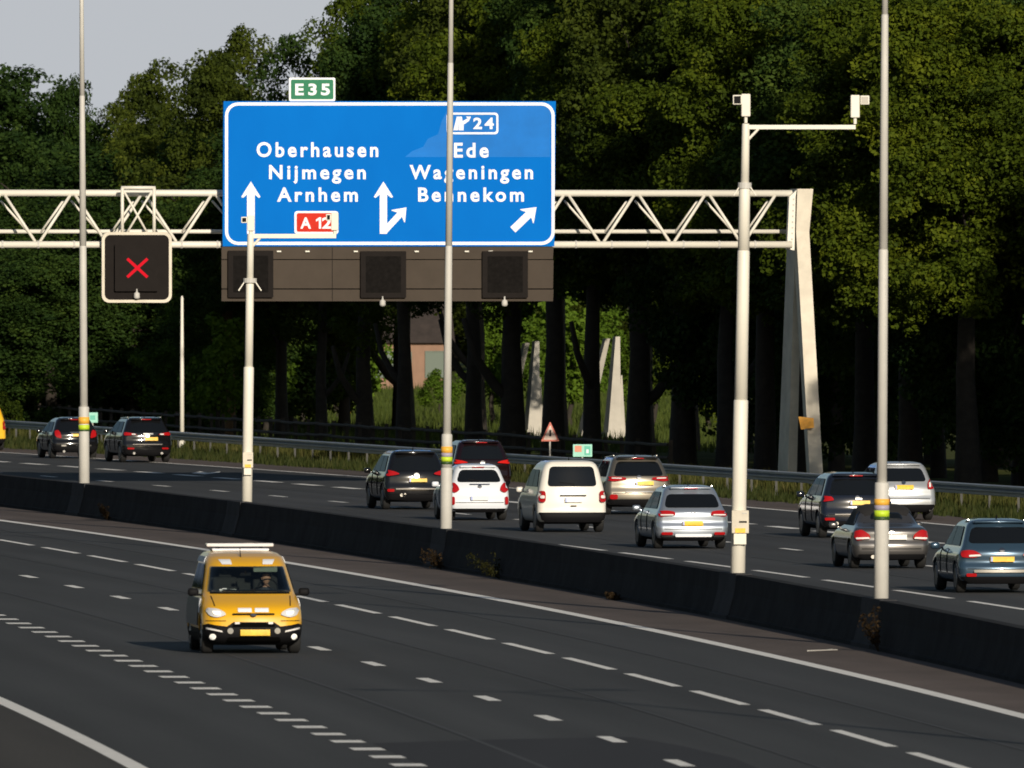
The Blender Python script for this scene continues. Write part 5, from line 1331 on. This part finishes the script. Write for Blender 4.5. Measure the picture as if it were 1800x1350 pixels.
for px, yt, D, kd, lf, wd in ((20, 330, 715, 'tall1', 'deep', 1), (90, 380, 705, 'tall2', 'deep', .9), (165, 360, 712, 'tall1', 'deep', .95), (235, 330, 706, 'tall2', 'deep', .9), (300, 300, 712, 'tall3', 'olive', 1.0), (375, 420, 690, 'tall3', 'fresh', .75), (432, 330, 690, 'tall3', 'deep', .8), (130, 250, 740, 'tall1', 'deep', 1.1), (250, 230, 735, 'tall1', 'olive', 1.1), (40, 220, 745, 'tall2', 'deep', 1.1), (360, 220, 728, 'tall2', 'deep', 1.1), (460, 180, 705, 'tall1', 'deep', 1.0)):
    topped(px, yt, D, kd, lf, wd, f"lower {dict(deep='dark', olive='brownish', fresh='fresh green')[lf]} tree at the front edge of the left wood")
# far wood closing the view behind the meadow
far = [(px, 1130 + 40 * math.sin(px)) for px in list(range(-150, 2000, 105)) + list(range(-4200, -160, 210))]  # the far-left ones stand unseen, added to darken what side windows mirror
for k, (px, D) in enumerate(far):
    tree("far_tree", "distant green tree closing the view behind the meadow", ('tall1', 'tall2', 'tall3')[k % 3], ('olive', 'oak', 'fresh')[k % 3], (px - 900) / FPX * D, D, 1.35, .66, group="distant trees behind the meadow")
# unseen trees added left of the motorway; they darken the barrier and car sides
for k in range(22):
    D = 190 + k * 38
    tree("forest_tree", "unseen tall dark tree added along the other side of the motorway", ('tall1', 'tall2')[k % 2], 'deep', RL(D) - 31 - random.uniform(0, 5), D, 1.5, 1, group="unseen trees added along the left side of the motorway")
# lit bushes seen between the trunks
for px, D, kd, lf, sc, lab in ((866, 745, 'bush2', 'fresh', 1.15, "bright green bush between the fifth and sixth trunk"), (945, 760, 'bush2', 'fresh', 1.0, "bright green bush just left of the white pylons"), (1003, 735, 'bush2', 'fresh', 1.35, "bright green bush between the two pale pylons"), (1085, 765, 'bush2', 'fresh', 1.1, "bright green bush behind the right pale pylon"),
                            (1150, 740, 'bush2', 'oak', 1.2, "dull green bush right of the right pale pylon"), (772, 800, 'bush1', 'fresh', .62, "low green bush in front of the brick house"), (590, 780, 'bush1', 'fresh', 1.5, "round bush between the second and third trunk"), (530, 760, 'bush2', 'oak', 1.3, "leafy bush between the first two trunks"), (465, 700, 'bush2', 'fresh', 1.2, "leafy bush left of the first trunk"), (1245, 720, 'bush1', 'oak', 1.3, "low bush beside the last trunk of the row"),
                            (15, 690, 'bush1', 'oak', .55, "small green shrub behind the guard rail at the left edge"), (385, 668, 'bush2', 'fresh', 1.1, "light green bush right of the slender pale post"), (1795, 545, 'bush2', 'deep', .9, "small leafy bush at the right edge of the photo")):
    tree("bush", lab, kd, lf, (px - 900) / FPX * D, D, sc, 1, cat="bush")
# warm lit trunk left of the mast
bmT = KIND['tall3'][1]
tree("forest_tree", "tree with a warm orange-brown lit trunk left of the farther camera mast", 'oak3', 'deep', (404 - 900) / FPX * 672, 672, .62, .8, bark='barklit')

# pale portal pylons standing in the meadow
M['pylon'] = mat("pale_concrete_pylon", (.44, .41, .35), .8, var=.14, scale=1.0, bump=.2)
def pylon(px, ytop, ybase, wb, wt, lean, D, label):
    s = FPX / D; zt = EYE + (HZ - ytop) / s; x = (px - 900) / s
    t = thing("pylon", label, "pylon", (x, D, 0), .22)
    def taper(name, xb, xt, w0, w1, y0, y1, d0, d1, zt_, m='pylon'):
        bm = B(); v = []
        for (xc, w, z, a, b) in ((xb, w0, 0, y0, y0 + d0), (xt, w1, zt_, y1, y1 + d1)):
            v.append([bm.verts.new((xc - w / 2, a, z)), bm.verts.new((xc + w / 2, a, z)), bm.verts.new((xc + w / 2, b, z)), bm.verts.new((xc - w / 2, b, z))])
        bm.faces.new(v[0][::-1]); bm.faces.new(v[1])
        for k in range(4): bm.faces.new((v[0][k], v[0][(k + 1) % 4], v[1][(k + 1) % 4], v[1][k]))
        return obj(name, bm, M[m], t)
    taper("front_leg", 0, lean, wb / s, wt / s, 0, 1.2, .9, .5, zt)
    taper("rear_leg", -wb * .85 / s, lean - wt / s, wb * .55 / s, wt / s, 3.4, 2.2, .9, .5, zt * .98)
    taper("side_fin", wb * .95 / s, lean * .75 + wb * .3 / s, wb * .5 / s, .06, .8, .8, .3, .2, zt * .62)
    taper("base_block", 0, 0, wb * 1.25 / s, wb * 1.2 / s, -.2, -.2, 1.3, 1.3, .25)
pylon(938, 600, 778, 22, 8, .42, 700, "pale tapering concrete pylon behind the trunks, left one of the pair")
pylon(1080, 592, 785, 24, 8, .42, 690, "pale tapering concrete pylon behind the trunks, right one of the pair")
# brick farmhouse far behind the trunks
M['brick'] = mat("pinkish_brick", (.25, .15, .10), .85, var=.12, scale=1.5); M['roofd'] = mat("dark_roof_tiles", (.035, .026, .022), .9, var=.3, scale=2)
M['shut'] = mat("grey_green_shutter", (.12, .15, .12), .7)
Dh = 955.0; sh = FPX / Dh
def house(px, wpx, eave, label, D=Dh, depth=7.0):
    s = FPX / D; w = wpx / s; x = (px - 900) / s
    t = thing("farmhouse", label, "house", (x, D, 0), .10)
    bm = B(); box(bm, (0, depth / 2, eave / 2), (w, depth, eave)); obj("wall", bm, M['brick'], t)
    bm = B(); a = [bm.verts.new(q) for q in ((-w / 2 - .3, -.4, eave - .1), (w / 2 + .3, -.4, eave - .1), (w / 2 + .3, depth / 2, eave + 3.2), (-w / 2 - .3, depth / 2, eave + 3.2), (-w / 2 - .3, depth + .4, eave - .1), (w / 2 + .3, depth + .4, eave - .1))]
    bm.faces.new((a[0], a[1], a[2], a[3])); bm.faces.new((a[3], a[2], a[5], a[4])); bm.faces.new((a[0], a[3], a[4])); bm.faces.new((a[1], a[5], a[2])); bm.faces.new((a[0], a[4], a[5], a[1])); rf = obj("roof", bm, M['roofd'], t)
    bm = B(); box(bm, (w * .2, depth / 2, eave + 3.3), (.6, .6, 1.0)); obj("chimney", bm, M['brick'], rf)
    for fx in (-.38, .30):
        bm = B(); box(bm, (w * fx, -.02, eave * .52), (1.1, .06, 1.5)); wd_ = obj("window", bm, M['shut'], t)
        bm = B(); frame_ring(bm, rect(w * fx - .55, eave * .52 - .75, w * fx + .55, eave * .52 + .75), rect(w * fx - .5, eave * .52 - .7, w * fx + .5, eave * .52 + .7), -.09, .0); obj("window_frame", bm, M['shut'], wd_)
    bm = B(); box(bm, (-w * .14, -.03, 1.05), (1.0, .06, 2.1)); obj("door", bm, M['shut'], t)
house(726, 128, 2.7, "pinkish brick farmhouse glimpsed far away between the fourth and fifth trunk")
house(1278, 90, 2.6, "reddish brick shed glimpsed beside the last trunk of the row", 940.0, 5.0)

# weeds at the foot of the barrier
WM = leaf_mat("weed_leaves", ((.012, .014, .003), (.026, .026, .006), (.06, .045, .012)), .3)
DM = leaf_mat("dry_weed", ((.02, .013, .006), (.045, .028, .012), (.09, .055, .022)), .3)
def weed(px, py, hpx, wpx, m, label, seed):
    q = G(px, py); s = FPX / q.y; rng = np.random.default_rng(seed)
    x = bar(q.y) - .34 - .04
    t = thing("weed", label, "weed", (x, q.y, 0))
    st = B(); cs = []
    for k in range(9):
        a = rng.uniform(0, 6.28); l = rng.uniform(.55, 1) * hpx / s
        tip = Vector((-abs(math.cos(a)) * wpx / s * .9, math.sin(a) * wpx / s * 1.6, l)); tube(st, (0, 0, 0), tip * .6 + Vector((0, 0, .05)), .008, .005, 5); tube(st, tip * .6 + Vector((0, 0, .05)), tip, .005, .002, 5)
        cs += [tuple(tip * f) for f in (.35, .55, .75, 1.0)]
    obj("stems", st, m, t)
    me = leaves_mesh("foliage", cs, [.09] * len(cs), [9] * len(cs), .05, rng, 1.0, .2); me.materials.append(m); o = bpy.data.objects.new("foliage", me); COL.objects.link(o); o.parent = t
weed(728, 1001, 34, 40, DM, "low brownish weed at the barrier foot below the middle lamp post", 1)
weed(826, 1018, 48, 62, WM, "bushy green weed at the barrier foot right of the middle lamp post", 2)
weed(1502, 1146, 80, 34, DM, "tall dry weed at the barrier foot below the right lamp post", 3)
weed(1028, 1055, 12, 22, DM, "tiny dry tuft at the barrier foot in the middle of the photo", 4)
weed(170, 915, 26, 18, DM, "small dry weed at the barrier foot right of the left lamp post", 5)
# a thin stick lying on the dusty shoulder
q0, q1 = G(1420, 1147.5), G(1472, 1145); bm = B(); tube(bm, q0 + Vector((0, 0, .035)), q1 + Vector((0, 0, .03)), .014, .010, 8); tube(bm, q0.lerp(q1, .6) + Vector((0, 0, .03)), q0.lerp(q1, .75) + Vector((.05, .4, .04)), .01, .006, 6)
tag(obj("stick", bm, M['pole']), "thin pale stick lying on the dusty shoulder below the right lamp post", "stick")
